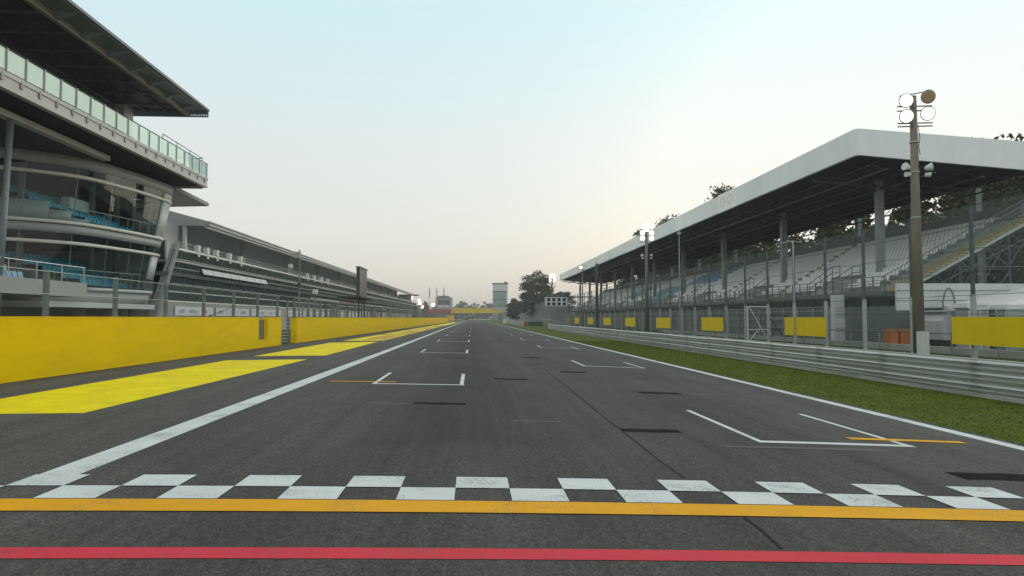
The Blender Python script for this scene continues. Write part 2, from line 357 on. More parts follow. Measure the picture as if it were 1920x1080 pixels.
# --- grid boxes
def grid_box(x0, x1, y, dim=False):
    g = MB(); t = .10
    rect(g, x0, y, x1+.12, y+.17, L)
    rect(g, x0, y+.17, x0+t, y+3.55, L); rect(g, x1-t+.1, y+.17, x1+.1, y+3.55, L)
    struct(g, 'grid_box', 'white_paint')
for k in range(12):
    y = 10.02+16.15*k; grid_box(4.2, 6.47, y)
    if k < 2:
        g = MB(); rect(g, 5.87, y+.5, 7.74, y+.69, L+.004); struct(g, 'orange_grid_mark', 'orange_paint' if k == 0 else 'faint_paint')
for k in range(11):
    y = 17.5+15.75*k; grid_box(-2.5, -.32, y)
    if k < 2:
        g = MB(); rect(g, -3.63, y+.5, -1.95, y+.66, L+.004); struct(g, 'orange_grid_mark', 'orange_paint' if k == 0 else 'faint_paint')
for (x0, x1, y, d, m) in [(-1.14,-.13,13.62,.28,'ground_black'),(2.33,3.27,10.72,.3,'ground_black'),(.59,1.55,19.4,.35,'ground_black'),(4.06,5.05,16.6,.4,'ground_black'),(5.75,8.0,7.85,.42,'ground_black'),
                       (2.9,3.75,22.6,.5,'ground_black'),(2.2,3.0,30.5,.6,'ground_black'),(-1.2,-.3,29,.5,'ground_black'),(.7,1.5,11.55,.12,'faint_paint'),(3.5,5.9,9.55,.14,'faint_paint'),(-2.0,-1.2,13.6,.14,'faint_paint'),(5.1,6.9,16.7,.14,'faint_paint')]:
    g = MB()
    n = 9; far = [(x0+(x1-x0)*i/n, y+d+random.uniform(-.03,.03)) for i in range(n+1)]; near = [(x1-(x1-x0)*i/n, y+random.uniform(-.03,.03)) for i in range(n+1)]
    flat(g, far+near, L); struct(g, 'asphalt_patch' if m == 'ground_black' else 'faint_old_mark', m)
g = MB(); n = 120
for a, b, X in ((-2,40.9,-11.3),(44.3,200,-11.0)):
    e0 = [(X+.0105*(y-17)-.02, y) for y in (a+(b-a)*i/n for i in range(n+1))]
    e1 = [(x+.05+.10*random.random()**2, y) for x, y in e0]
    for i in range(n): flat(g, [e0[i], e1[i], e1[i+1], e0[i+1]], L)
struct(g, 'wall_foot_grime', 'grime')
# seam
g = MB(); pts = [(2.33,4.2),(2.38,6.05)]
px, py = 2.33, 7.6
while py < 60:
    nx, ny = 2.30+.012*math.sin(py*.9)+random.uniform(-.008,.008)+(py-8)*.012, py+random.uniform(.5,.9)
    wd = random.uniform(.005,.013)
    flat(g, [(px-wd,py),(px+wd,py),(nx+wd,ny),(nx-wd,ny)], L+.001); px, py = nx, ny
for a, b in (((2.40,6.08),(2.40,5.7)),((2.40,5.7),(2.36,5.25))):
    flat(g, [(a[0]-.015,a[1]),(a[0]+.015,a[1]),(b[0]+.015,b[1]),(b[0]-.015,b[1])], L+.001)
struct(g, 'asphalt_seam', 'seam')
# yellow ground paint
def yblock(pts): g = MB(); flat(g, pts, L); struct(g, 'yellow_ground_block', 'ground_yellow')
yblock([(-9.22,9.0),(-9.12,26.4),(-6.31,27.1),(-6.48,12.05),(-7.9,11.95),(-8.4,9.0)])
yblock([(-9.0,29.2),(-9.05,44.8),(-6.3,46.9),(-6.2,29.8)])
for y0, y1 in [(48.3,66),(68,88),(90,116),(118,148),(150,185),(187,245)]:
    o = .0095*(y0-17)
    yblock([(-9.2+o,y0),(-9.2+o+.0095*(y1-y0),y1),(-6.45+.7*o+.006*(y1-y0),y1+1.5),(-6.45+.7*o,y0+1)])
    if y0 < 120:
        g = MB()
        for i in range(7):
            yy = y0+3+(y1-y0-5)*i/7; x = -8.3+o+.0095*(yy-y0)
            flat(g, [(x,yy),(x+1.5,yy+.3),(x+1.5,yy+.3+(y1-y0)*.07),(x,yy+(y1-y0)*.07)], L+.004)
        struct(g, 'red_ground_lettering', 'dull_red')
# --- grass blades on the verge
def blades(x0, x1, y0, y1, n, h):
    g = MB()
    for i in range(n):
        x = random.uniform(x0, x1); y = y0+(y1-y0)*random.random()**1.6
        a = random.uniform(0, 6.28); wd = .012+.0006*y; hh = h*random.uniform(.5,1.3); z = gz(x)
        c, s_ = math.cos(a)*wd, math.sin(a)*wd; dx, dy = random.uniform(-.04,.04), random.uniform(-.04,.04)
        g.add([(x-c,y-s_,z),(x+c,y+s_,z),(x+dx,y+dy,z+hh)], [(0,1,2)])
    return g
tag(blades(8.56, 12.8, 8.5, 60, 60000, .018).build('verge_grass', 'grass_blade'), 'short green grass between the white line and the steel barrier', 'grass', kind='stuff')
tag(blades(13.2, 25, 16, 60, 26000, .07).build('fence_grass', 'grass_blade'), 'green grass growing behind the steel barrier under the fence', 'grass', kind='stuff')

# ================================================================ PIT SIDE (left)
ROT = -.0105
GL = .116
def skew(root): root.rotation_euler = (0, 0, ROT); return root
# --- yellow pit wall, two lengths
wa = skew(thing('pit_wall', (-11.3,17,GL), 'long bright yellow pit wall nearest the camera, with a narrow notch before its far end', 'wall'))
g = MB(); g.box(-11.3,-4,GL-.05,-11.6,36.8,1.70); g.box(-11.3,36.8,GL-.05,-11.6,38.35,.52); g.box(-11.3,38.35,GL-.05,-11.6,40.9,1.70); g.build('wall_face', 'wall_yellow', wa)
g = MB(); g.box(-11.28,-4,1.702,-11.62,36.8,1.735); g.box(-11.28,38.35,1.702,-11.62,40.9,1.735); g.build('coping', 'wall_yellow', wa)
g = MB(); g.box(-11.5,36.9,.53,-11.55,38.3,1.6); g.build('notch_plate', 'steel_mid', wa)
wb = skew(thing('pit_wall', (-11.3,44.3,GL), 'far yellow pit wall running from the steel gate towards the bridge', 'wall'))
g = MB(); g.box(-11.0,44.3,GL-.05,-11.4,252,1.70); g.build('wall_face', 'wall_yellow', wb)
g = MB(); g.box(-10.98,44.3,1.702,-11.42,252,1.735); g.build('coping', 'wall_yellow', wb)
g = MB(); g.box(-10.9,252.05,GL-.05,-11.5,256,2.0); g.build('end_block', 'wall_orange', wb)
wb.location.x += 0
# --- gate in the gap
ga = thing('steel_gate', (-11.5,42.6,GL), 'grey steel gate of horizontal bars in the gap between the two yellow walls', 'gate')
g = MB()
for y in (41.05, 44.0): g.box(-11.42,y,GL,-11.50,y+.09,1.75)
g.build_each('gate_frame', 'steel_grey', ga)
for z in (.25,.42,.62,.82,1.02,1.22,1.42,1.66): MB().tube((-11.46,41.1,z),(-11.46,44.0,z),.022).build('bar', 'galv_pale', ga)
MB().box(-11.42,41.14,.13,-11.48,44.0,.20).build('bottom_rail', 'steel_dark', ga)
ba = thing('tyre_trolley', (-13.6,46.5,GL), 'low green and grey trolley standing behind the steel gate', 'trolley')
g = MB(); g.box(-14.2,45.6,.45,-12.9,47.6,.62); g.build('deck', 'galv_pale', ba)
g = MB(); g.box(-13.5,45.9,.62,-13.1,46.5,1.35); g.build('box', 'hedge_green', ba)
for y in (45.9,47.2): MB().tube((-14.2,y,.3),(-12.9,y,.3),.17,n=12).build('wheel', 'tyre', ba)
MB().tube((-13.0,47.5,.6),(-13.0,48.0,1.5),.02).build('handle', 'galv_pale', ba)

# --- wire fence on top of the pit wall
pf = skew(thing('pit_wall_fence', (-11.45,17,1.73), 'grey post and wire fence standing on the yellow pit wall', 'fence'))
ys = [12.2+3.56*i for i in range(66)]
g = MB(); g.box(-.05,-.07,0,.05,.07,1.27); g.box(-.08,-.1,0,.08,.1,.03)
p0 = g.build('post', 'steel_mid'); p0.parent = pf; first = True
for y in ys:
    o = p0 if first else p0.copy()
    if not first: COL.objects.link(o); o.parent = pf
    first = False; o.location = (-.03, y-17, 0)
# the wire is in three sheets so that it keeps clear of the notch and gate
for a, b in ((-4, 41.0), (44.2, 252)):
    MB().quad((-11.42,a,1.74),(-11.42,b,1.74),(-11.42,b,2.95),(-11.42,a,2.95)).build('netting', 'net', pf)
    g = MB()
    for z in (2.95,2.35): g.tube((-11.42,a,z),(-11.42,b,z),.012,n=5)
    g.build('tension_wire', 'galv_pale', pf)

# --- hospitality tower with the curved glass front
hb = thing('hospitality_building', (-30,50,GL), 'tall grandstand building with curved dark glass front, blue seats and a jutting flat roof', 'building')
C0 = [(-44,41.0),(-36,41.5),(-31.5,42.3),(-28.75,43.5),(-25.6,46.2),(-24.5,50.2),(-24.1,53.6),(-24.05,56.0),(-24.9,57.5),(-27.5,58.2),(-33,58.3)]
def cat(p, n=6):
    out = []
    for i in range(len(p)-1):
        a = p[max(i-1,0)]; b = p[i]; c = p[i+1]; d = p[min(i+2,len(p)-1)]
        for k in range(n):
            t = k/n
            out.append(tuple(.5*((2*b[j])+(c[j]-a[j])*t+(2*a[j]-5*b[j]+4*c[j]-d[j])*t*t+(-a[j]+3*b[j]-3*c[j]+d[j])*t**3) for j in (0,1)))
    out.append(p[-1]); return out
def curve(z, off=0.):
    t = 10.9-z; pts = []
    for x, y in C0:
        wy = max(0, min(1, (y-50)/6)); pts.append((x-.07*t, y-.28*t*wy))
    pts = cat(pts); out = []
    for i, p in enumerate(pts):
        a = Vector(pts[max(i-1,0)]); b = Vector(pts[min(i+1,len(pts)-1)]); d = (b-a).normalized()
        out.append((p[0]+d.y*off, p[1]-d.x*off))
    return out
NC = len(curve(10))
def strip(g, z0, z1, off=0., th=.2, i0=0, i1=None):
    i1 = NC if i1 is None else i1
    a = curve(z0, off)[i0:i1]; b = curve(z1, off)[i0:i1]; c = curve(z0, off-th)[i0:i1]; d = curve(z1, off-th)[i0:i1]; n = len(a)
    vs = [(x,y,z0) for x,y in a]+[(x,y,z1) for x,y in b]+[(x,y,z0) for x,y in c]+[(x,y,z1) for x,y in d]; fs = []
    for i in range(n-1):
        fs += [(i,i+1,n+i+1,n+i),(n+i,n+i+1,3*n+i+1,3*n+i),(2*n+i+1,2*n+i,3*n+i,3*n+i+1),(2*n+i,2*n+i+1,i+1,i)]
    fs += [(0,n,3*n,2*n),(n-1,3*n-1,4*n-1,2*n-1)]
    return g.add(vs, fs)
def sheet(g, z0, z1, off=0., i0=0, i1=None):
    i1 = NC if i1 is None else i1
    a = curve(z0, off)[i0:i1]; b = curve(z1, off)[i0:i1]; n = len(a)
    return g.add([(x,y,z0) for x,y in a]+[(x,y,z1) for x,y in b], [(i,i+1,n+i+1,n+i) for i in range(n-1)])
def slab(g, z0, z1, off=-.22, xb=-44):
    a = curve(z0, off); pts = [(x,y,z0) for x,y in a]+[(xb,a[-1][1],z0),(xb,a[0][1],z0)]
    return g.prism(pts, (0,0,z1-z0))
IE = next(i for i, p in enumerate(curve(10.9)) if p[1] > 54.6)        # where the pale end cladding starts
for z in (10.75, 7.72, 6.42): strip(MB(), z, z+.2, .16, .3).build('cream_band', 'cream', hb, True)
strip(MB(), 11.45, 12.15, .06, .3).build('fascia', 'cladding', hb, True)
g = MB(); strip(g, 7.15, 7.66, .04, .25); g.build('spandrel', 'cladding', hb, True)
g = MB(); strip(g, 2.75, 3.5, .05, .3, 20); g.build('lower_beam', 'cladding', hb, True)
g = MB(); strip(g, 3.5, 3.72, .2, .4, 26); g.build('ledge', 'cladding_lt', hb, True)
def iu(u):
    for i, p in enumerate(curve(8.2)):
        d = p[1]*math.cos(YAW)+p[0]*math.sin(YAW)
        if p[1] > 40 and 960+F_PX*(p[0]*math.cos(YAW)-p[1]*math.sin(YAW))/d > u: return i
for a, b, zt in ((0, iu(80), 9.1), (iu(80), iu(122), 8.6), (iu(122), iu(168), 8.2)): strip(MB(), 7.93, zt, -.3, .1, a, b+1).build('parapet', 'cladding', hb, True)
for a, b in ((11.0,11.4),(7.95,10.7),(4.6,6.38)): strip(MB(), a, b, .07, .2, IE, NC-4).build('end_cladding', 'cladding_lt', hb, True)
for a, b in ((10.97,11.44),(7.93,10.74),(6.63,7.14),(3.73,6.41)): sheet(MB(), a, b, 0, 6, NC-6).build('curved_glass', 'glass_body', hb, True)
for a, b in ((10.97,11.44),(7.93,10.74),(6.63,7.14),(3.73,6.41)):
    g = MB()
    for i in range(8, NC-8, 4):
        p = curve(a, -.03)[i]; q = curve(b, -.03)[i]; g.tube((*p, a), (*q, b), .03, n=6)
    g.build_each('mullion', 'steel_grey', hb)
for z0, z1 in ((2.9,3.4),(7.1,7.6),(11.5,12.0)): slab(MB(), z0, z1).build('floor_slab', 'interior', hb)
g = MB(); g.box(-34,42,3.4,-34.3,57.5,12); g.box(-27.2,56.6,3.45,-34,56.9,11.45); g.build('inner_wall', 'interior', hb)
for x, y in ((-29,46),(-27.5,51.5),(-27.5,55)): MB().tube((x,y,3.4),(x,y,11.5),.22,n=12).build('inner_column', 'interior_mid', hb)
# stepped floors and seats inside
def seat_geo(g, x, y, z, d, wd=.40):
    """one bucket seat, its back away from d (d=+1 faces +X)"""
    h = wd/2
    g.hexa([(x-.18*d,y-h,z+.36),(x+.22*d,y-h,z+.40),(x+.22*d,y+h,z+.40),(x-.18*d,y+h,z+.36)][::d], [(x-.18*d,y-h,z+.40),(x+.22*d,y-h,z+.44),(x+.22*d,y+h,z+.44),(x-.18*d,y+h,z+.40)][::d])
    g.hexa([(x-.22*d,y-h,z+.38),(x-.17*d,y-h,z+.38),(x-.17*d,y+h,z+.38),(x-.22*d,y+h,z+.38)][::d], [(x-.32*d,y-h*.85,z+.80),(x-.27*d,y-h*.85,z+.80),(x-.27*d,y+h*.85,z+.80),(x-.32*d,y+h*.85,z+.80)][::d])
for zb, x0 in ((7.62, -25.5), (3.42, -25.7)):
    g = MB(); seats = MB()
    for k in range(5):
        x = x0-.85*k; y0 = 47.9-.62*k; zk = zb+.1+.42*k
        g.box(x-.84,y0,zb,x,54.6,zk)
        y = y0+.35
        while y < 54.3: seat_geo(seats, x-.35, y, zk, 1, .44); y += .5
    g.build('seating_step', 'interior_mid', hb); seats.build('blue_seats', 'blue_seat', hb, kind='stuff')
for z, xx in ((8.85,-25.7),(4.9,-25.6)):
    g = MB(); c = [p for p in curve(z, -.45) if 45.5 < p[1] < 55.5 and p[0] > -27.5]
    g.path([(x,y,z) for x,y in c], .03)
    for x, y in c[::3]: g.tube((x,y,z-1.05),(x,y,z),.02)
    g.build('inner_railing', 'galv_pale', hb)
g = MB(); g.box(-27.6,48.9,9.2,-28.2,51.5,10.0); g.build('commentary_desk', 'cladding_lt', hb)
# low front box with pale blue seats
g = MB(); g.box(-24.0,26,2.98,-24.25,44.6,3.85); g.box(-24.25,26,2.98,-32,44.6,3.1); g.box(-24.25,44.35,3.1,-29,44.6,3.85); g.build('front_parapet', 'cladding', hb)
g = MB(); g.box(-24.3,20,12.12,-36,46.6,12.3); g.build('eave_soffit', 'soffit_teal', hb)
g = MB(); g.box(-23.8,20,12.0,-24.3,46.6,12.32); g.build('eave_edge', 'light_beam', hb)
g = MB(); g.path([(-24.1,26,4.8),(-24.1,44.5,4.8)], .03)
for i in range(8): g.tube((-24.1,28+i*2.35,3.85),(-24.1,28+i*2.35,4.8),.025)
g.build('front_railing', 'galv_top', hb)
g = MB()
for k in range(3):
    for j in range(16): seat_geo(g, -25.2-.7*k, 33.0+.5*j-.3*k, 3.5+.38*k, 1, .44)
g.build('pale_seats', 'pale_blue_seat', hb, kind='stuff')
g = MB()
for k in range(3): g.box(-24.8-.7*k,26,3.1,-25.5-.7*k,42-.4*k,3.45+.38*k)
g.build('front_step', 'interior_mid', hb)
MB().tube((-24.35,36.9,GL),(-23.9,36.9,12.0),.16,n=14).build('slender_column', 'steel_grey', hb, True)
# under-storey
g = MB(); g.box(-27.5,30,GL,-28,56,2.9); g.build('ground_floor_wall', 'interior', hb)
g = MB(); g.box(-24.5,41,2.35,-27,55,2.7); g.build('canopy_strip', 'cladding_lt', hb)
for y in (47,50.5,54): MB().box(-25.6,y,GL,-26,y+.5,2.4).build('ground_column', 'concrete_dark', hb)
# pointed blade eave beyond the curve
g = MB(); g.prism([(-24.0,57.2,12.35),(-22.6,60.5,11.55),(-27.5,60.5,11.4),(-27.5,57.2,12.0)], (0,0,-.28)); g.build('blade_eave', 'cladding', hb)
# upper terrace
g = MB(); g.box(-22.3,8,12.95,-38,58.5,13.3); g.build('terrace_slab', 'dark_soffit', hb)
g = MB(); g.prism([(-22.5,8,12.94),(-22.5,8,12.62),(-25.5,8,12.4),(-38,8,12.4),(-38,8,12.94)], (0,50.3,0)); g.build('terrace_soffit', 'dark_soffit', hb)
g = MB(); g.box(-22.0,8,13.12,-22.28,58.6,13.34); g.box(-22.0,8,12.5,-22.35,58.6,12.62); g.box(-22.06,8,12.62,-22.14,58.6,13.12); g.box(-22.4,58.52,12.42,-27,58.62,13.3); g.build('terrace_edge_beam', 'light_beam', hb)
g = MB()
for i in range(34): g.box(-21.99,10+i*1.45,12.84,-22.055,10.16+i*1.45,13.24)
g.build_each('beam_bracket', 'steel_grey', hb)
MB().box(-22.02,8,13.40,-22.035,58.55,14.40).build('glass_balustrade', 'glass_rail', hb)
g = MB(); g.tube((-22.03,8,14.46),(-22.03,58.55,14.46),.035)
g.path([(-22.03,58.55,14.46),(-25,58.55,14.46)], .03); g.path([(-22.4,51,15.0),(-22.4,58.3,14.9),(-25,58.3,14.9)], .03)
for y in (51,53.4,55.8,58.3): g.tube((-22.4,y,13.3),(-22.4,y,15.0),.025)
g.build('handrail', 'steel_dark', hb)
g = MB()
for i in range(35): g.box(-21.96,8.9+i*1.45,13.3,-22.01,8.96+i*1.45,14.45)
g.build_each('balustrade_post', 'galv_pale', hb)
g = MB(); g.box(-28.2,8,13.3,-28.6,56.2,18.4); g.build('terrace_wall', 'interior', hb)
g = MB(); g.box(-27.4,55.6,13.3,-28.7,57.0,18.5); g.build('end_pier', 'cladding', hb)
for i in range(9): MB().box(-28.1,12+i*5,13.5,-28.18,15.6+i*5,16.8).build('terrace_window', 'teal_glass_wall', hb)
# roof
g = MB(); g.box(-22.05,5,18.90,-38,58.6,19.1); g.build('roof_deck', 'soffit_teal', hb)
g = MB(); g.box(-23.5,5,18.45,-23.75,58.45,18.88); g.build('roof_beam', 'beam_brown', hb)
MB().box(-22.0,5,18.92,-22.10,58.66,19.10).build('roof_edge', 'steel_mid', hb)
g = MB()
for i in range(17): g.prism([(-22.2,11+2.85*i,18.89),(-23.45,11+2.85*i,18.89),(-23.45,11+2.85*i,18.5)], (0,.35,0))
g.build_each('edge_rib', 'soffit_light', hb)
MB().box(-22.13,5,18.86,-23.45,58.4,18.895).build('outer_soffit', 'soffit_light', hb)
g = MB()
for i in range(17): g.box(-23.8,11+2.85*i,18.74,-37,11.09+2.85*i,18.88)
g.build_each('cross_rib', 'steel_mid', hb)
g = MB()
for x in (-25.2,-26.8,-28.4,-30,-31.6): g.box(x,5,18.68,x-.1,58.3,18.89)
g.build_each('purlin', 'steel_dark', hb)
g = MB(); g.box(-23.8,58.46,18.42,-38,58.6,18.9); g.box(-22.05,58.46,18.42,-23.8,58.6,18.5); g.box(-22.05,58.46,18.66,-23.8,58.6,18.9)
for i in range(9): g.box(-22.05-.2*i,58.46,18.5,-22.15-.2*i,58.6,18.66)
g.build('roof_end_beam', 'soffit_light', hb)

# --- long pit building
pb = skew(thing('pit_building', (-25,56,GL), 'long low pit garage building with a slanted green glass front and a pitched grey roof', 'building'))
YE = 262
def fx(z): return -23.5-1.5*(7.25-z)/4.45          # the leaning front
g = MB(); g.quad((fx(7.1),56,7.1),(fx(7.1),YE,7.1),(fx(5.35),YE,5.35),(fx(5.35),56,5.35)); g.quad((fx(5.1),56,5.1),(fx(5.1),YE,5.1),(fx(3.1),YE,3.1),(fx(3.1),56,3.1)); g.build_each('slanted_glass', 'teal_glass_wall', pb)
g = MB()
for z, t, m in ((7.22,.07,1),(3.86,.05,1)): g.box(fx(z)+.06,56,z-t,fx(z)-.06,YE,z+t)
g.build_each('white_rail', 'galv_top', pb)
g = MB()
for z in (6.45,5.75,4.5): g.box(fx(z)+.05,56,z-.03,fx(z)-.03,YE,z+.03)
g.build_each('transom', 'galv_pale', pb)
g = MB(); g.prism([(fx(5.1)+.25,56,5.08),(fx(5.3)+.25,56,5.36),(-26,56,5.36),(-26,56,5.08)], (0,YE-56,0)); g.build('mid_ledge', 'steel_mid', pb)
ml = MB()
i = 0
y = 57.5
while y < YE:
    for a, b in ((7.15,5.37),(5.07,3.15)): ml.tube((fx(a)+.03,y,a),(fx(b)+.03,y,b),.035 if i % 2 else .05,n=5)
    y += 2.2; i += 1
ml.build_each('mullion', 'steel_grey', pb)
g = MB(); g.prism([(-23.3,56.1,7.6),(-23.75,56.1,7.6),(-25.6,56.1,1.6),(-24.9,56.1,1.6)], (0,.55,0)); g.build('leaning_pillar', 'cladding', pb)
g = MB(); g.box(-25.0,56.5,GL,-25.4,YE,3.05); g.box(-25.4,56.5,GL,-40,56.8,7.0); g.build('ground_wall', 'cladding', pb)
g = MB(); g.box(-23.7,56.5,6.2,-33,YE,6.35); g.build('balcony_floor', 'cladding', pb)
g = MB(); g.box(-31,66,6.35,-31.3,YE,12.2); g.build('balcony_wall', 'cladding_lt', pb)
for i in range(10): MB().box(-28.9,68+i*20,6.35,-29.5,69+i*20,11.4).build('balcony_column', 'light_beam', pb)
for i in range(9): MB().box(-30.95,71+i*20,6.4,-30.99,76+i*20,9.0).build('balcony_window', 'teal_glass_wall', pb)
g = MB()
for z in (7.55,7.85): g.tube((-23.75,57,z),(-23.75,YE,z),.02,n=5)
y = 57
while y < YE: g.tube((-23.75,y,7.2),(-23.75,y,7.85),.02,n=4); y += 2.2
g.build('balcony_railing', 'galv_pale', pb)
for y in (60.2,62.2,64.4,67.7,70.8,98,102,106.5,111):
    g = MB(); g.box(-23.35,y,7.3,-23.7,y+.55,7.88); g.box(-23.36,y+.1,6.9,-23.45,y+.45,7.1); g.build('white_speaker_box', 'white', pb)
for i in range(8):
    y = 62.2+2.3*i
    MB().prism([(fx(5.95)+.1,y,5.95),(fx(5.5)+.45,y,5.5),(fx(5.5)+.48,y,5.54),(fx(5.95)+.13,y,5.99)], (0,2.2,0)).build('open_pane', 'cladding_lt', pb)  # pale cladding colour paints the sky's reflection on these panes
# roof
g = MB(); g.prism([(-25,66.8,10.75),(-25,66.8,10.4),(-36,66.8,13.2),(-36,66.8,13.6)], (0,YE+8-66.8,0)); g.build('pitched_roof', 'cladding', pb)
g = MB(); g.prism([(-25.0,66.7,10.8),(-25.3,66.7,10.4),(-40,66.7,10.4),(-40,66.7,14.9)], (0,.12,0)); g.build('gable_panel', 'cladding', pb)
g = MB(); g.tube((-24.95,66.7,10.78),(-24.95,YE+8,10.78),.09,n=6); g.box(-25.2,66.9,10.2,-25.5,YE+8,10.36); g.build('gutter', 'cladding_lt', pb)
g = MB(); g.box(-27.8,60,6.35,-33,66.7,10.38); g.build('stair_block', 'cladding', pb)
MB().box(-27.2,66.9,6.35,-27.5,67.2,10.4).build('roof_post', 'white', pb)
g = MB(); g.box(-22.9,YE+.5,10.2,-30,YE+8,10.5); g.build('roof_tip', 'dark_soffit', pb)
MB().box(-24.98,YE,GL,-40,YE+.4,10.2).build('end_wall', 'cladding', pb)

MB().box(-25.6,59.0,GL,-36,59.3,8.2).build('link_wall', 'teal_glass_wall', pb)
MB().box(-25.6,58.95,5.1,-36,59.0,5.3).build('link_transom', 'galv_pale', pb)
# --- sponsor banners on the pit building's ground wall (the print is too blurred to read)
rb = random.Random(3)
spans = [(59.6,67.9),(68.6,78.2),(79,90.5),(93,103),(105,116),(118.5,133),(136,152)]
place = ['leftmost, right beside the leaning pillar', 'second from the leaning pillar', 'third from the leaning pillar', 'behind the notch in the yellow wall', 'behind the last metres before the gate', 'seen over the steel gate', 'farthest of the row, beyond the gate']
for i, (y0, y1) in enumerate(spans):
    b = thing('banner', (-24.9+.0105*(y0-56),y0,2.3), 'white sponsor banner on the pit building, '+place[i], 'banner', 'white banners along the pit building'); skew(b)
    X = b.location.x
    MB().box(X,y0,1.9,X-.03,y1,2.68).build('panel', 'sign_white', b)
    y = y0+.8; gr = MB(); rd = MB()
    while y < y1-1.2:
        wd = rb.uniform(.12,.3)
        (gr if rb.random() < .88 else rd).box(X+.004,y,2.12,X+.012,y+wd,2.12+rb.uniform(.2,.34)); y += wd+.07
        if rb.random() < .3: y += .9
    gr.build('print', 'print_grey', b)
    if rd.v: rd.build('print', 'print_red', b)

# --- dark board on legs, poles, stands in the pit lane
t = thing('timing_board', (-12.1,76.5,GL), 'tall narrow dark board standing on legs above the yellow wall', 'board')
MB().box(-11.95,74.2,3.9,-12.3,79.2,7.05).build('board', 'black_panel', t)
MB().box(-11.85,74.0,7.06,-12.4,79.4,7.16).build('cap', 'steel_grey', t)
for y in (74.8,76.7,78.6): MB().box(-12.05,y,GL,-12.2,y+.15,3.9).build('leg', 'steel_dark', t)
MB().box(-11.2,70.5,3.75,-13.6,82,3.9).build('platform', 'steel_dark', t)
def pit_stand(y, lab, striped):
    t = thing('pit_stand', (-13,y,GL), lab, 'stand', 'team stands behind the yellow wall')
    MB().prism([(-11.7,y,3.05),(-11.7,y+5.5,3.05),(-14.2,y+5.5,3.4),(-14.2,y,3.4)], (0,0,.09)).build('roof', 'cladding_lt', t)
    if striped:
        for i in range(7): MB().box(-11.66,y+.8*i,3.0,-11.7,y+.4+.8*i,3.16).build('edge_stripe', 'red', t)
    for yy in (y+.2,y+5.1):
        MB().box(-11.9,yy,GL,-12.05,yy+.15,3.05).build('leg', 'steel_grey', t); MB().box(-14.0,yy,GL,-14.1,yy+.15,3.35).build('leg', 'steel_grey', t)
    MB().prism([(-12.3,y+1,1.2),(-12.3,y+2.6,1.2),(-12.3,y+2.2,3.0),(-12.3,y+1.6,3.0)], (-.5,0,0)).build('screen_cabinet', 'cladding', t)
    MB().box(-12.2,y+3,1.1,-13.6,y+4.8,1.25).build('desk', 'cladding_lt', t)
    return t
pit_stand(62, 'pit stand with a red and white striped roof edge behind the yellow wall', True)
pit_stand(86, 'pale roofed pit stand just past the tall dark board', False)
pit_stand(103, 'second pale roofed pit stand past the tall dark board', False)
pit_stand(132, 'farthest pale roofed pit stand behind the yellow wall', False)
t = thing('camera_pole', (-12.2,49.6,GL), 'tall thin grey pole with a small box at its top behind the far yellow wall', 'pole')
MB().tube((-12.2,49.6,GL),(-12.2,49.6,6.5),.07,.05).build('pole', 'steel_grey', t)
MB().box(-12.15,49.4,5.9,-12.5,49.8,6.35).build('box', 'cladding', t); MB().box(-12.1,49.5,3.9,-12.3,49.7,4.2).build('clamp', 'steel_dark', t)
MB().box(-12.7,49.5,5.2,-12.95,49.8,5.5).build('speaker', 'cladding_lt', t)
t = thing('camera_pole', (-12.4,55.5,GL), 'shorter thin pole with a white box halfway along the row of fence posts', 'pole')
MB().tube((-12.4,55.5,GL),(-12.4,55.5,3.95),.05).build('pole', 'steel_grey', t); MB().box(-12.25,55.4,3.6,-12.6,55.75,3.95).build('box', 'white', t)
t = thing('slanting_rod', (-13,36.8,GL), 'thin dark rod slanting up in front of the white banners', 'rod'); MB().tube((-13,35.2,1.8),(-13,38.8,2.32),.02).build('rod_tube', 'black', t); MB().tube((-13,35.2,GL),(-13,35.2,1.85),.04).build('foot', 'steel_dark', t)
# extra fence frames seen beyond the gate
pf2 = thing('pit_lane_fence', (-13,60,GL), 'grey fence frames standing close together in the pit lane past the gate', 'fence')
for i in range(16): MB().box(-13.2,50.5+2.2*i,GL,-13.28,50.6+2.2*i,2.9).build('post', 'steel_grey', pf2)
MB().quad((-13.24,50,GL+.1),(-13.24,84,GL+.1),(-13.24,84,2.9),(-13.24,50,2.9)).build('netting', 'net', pf2)

# ================================================================ RIGHT SIDE
GR = gz(9)                                            # ground level right of the track
# --- steel barrier of three corrugated rails
ar = thing('steel_barrier', (12.95,16,GR), 'low galvanised steel barrier of three corrugated rails beside the grass verge', 'barrier')
prof = [(0,0),(.0,.02),(-.10,.055),(-.115,.095),(-.0,.14),(-.0,.17),(-.115,.215),(-.10,.255),(0,.29),(0,.305)]
def brl(y0, y1, n): return [y0+(y1-y0)*i/n for i in range(n+1)]
def bx(y): return 12.93+.6*max(0,(y-105)/18)**2
ysb = brl(6, 123, 39)
for r_ in range(3):
    z = GR+.10+.285*r_; vs = []; fs = []
    for j, y in enumerate(ysb):
        wob = .012*math.sin(y*1.7+r_)+.008*math.sin(y*.6)
        for px_, pz in prof: vs.append((bx(y)+px_, y, z+pz*.93+wob*.4))
    n = len(prof)
    for j in range(len(ysb)-1):
        for k in range(n-1): fs.append((j*n+k, j*n+k+1, (j+1)*n+k+1, (j+1)*n+k))
    MB().add(vs, fs).build('rail', 'galv', ar)
g = MB()
for y0, y1 in zip(ysb, ysb[1:]): g.hexa([(bx(y0)-.03,y0,GR+.945),(bx(y0)+.05,y0,GR+.945),(bx(y1)+.05,y1,GR+.945),(bx(y1)-.03,y1,GR+.945)], [(bx(y0)-.03,y0,GR+.97),(bx(y0)+.05,y0,GR+.97),(bx(y1)+.05,y1,GR+.97),(bx(y1)-.03,y1,GR+.97)])
g.build('top_lip', 'galv_top', ar)
g = MB()
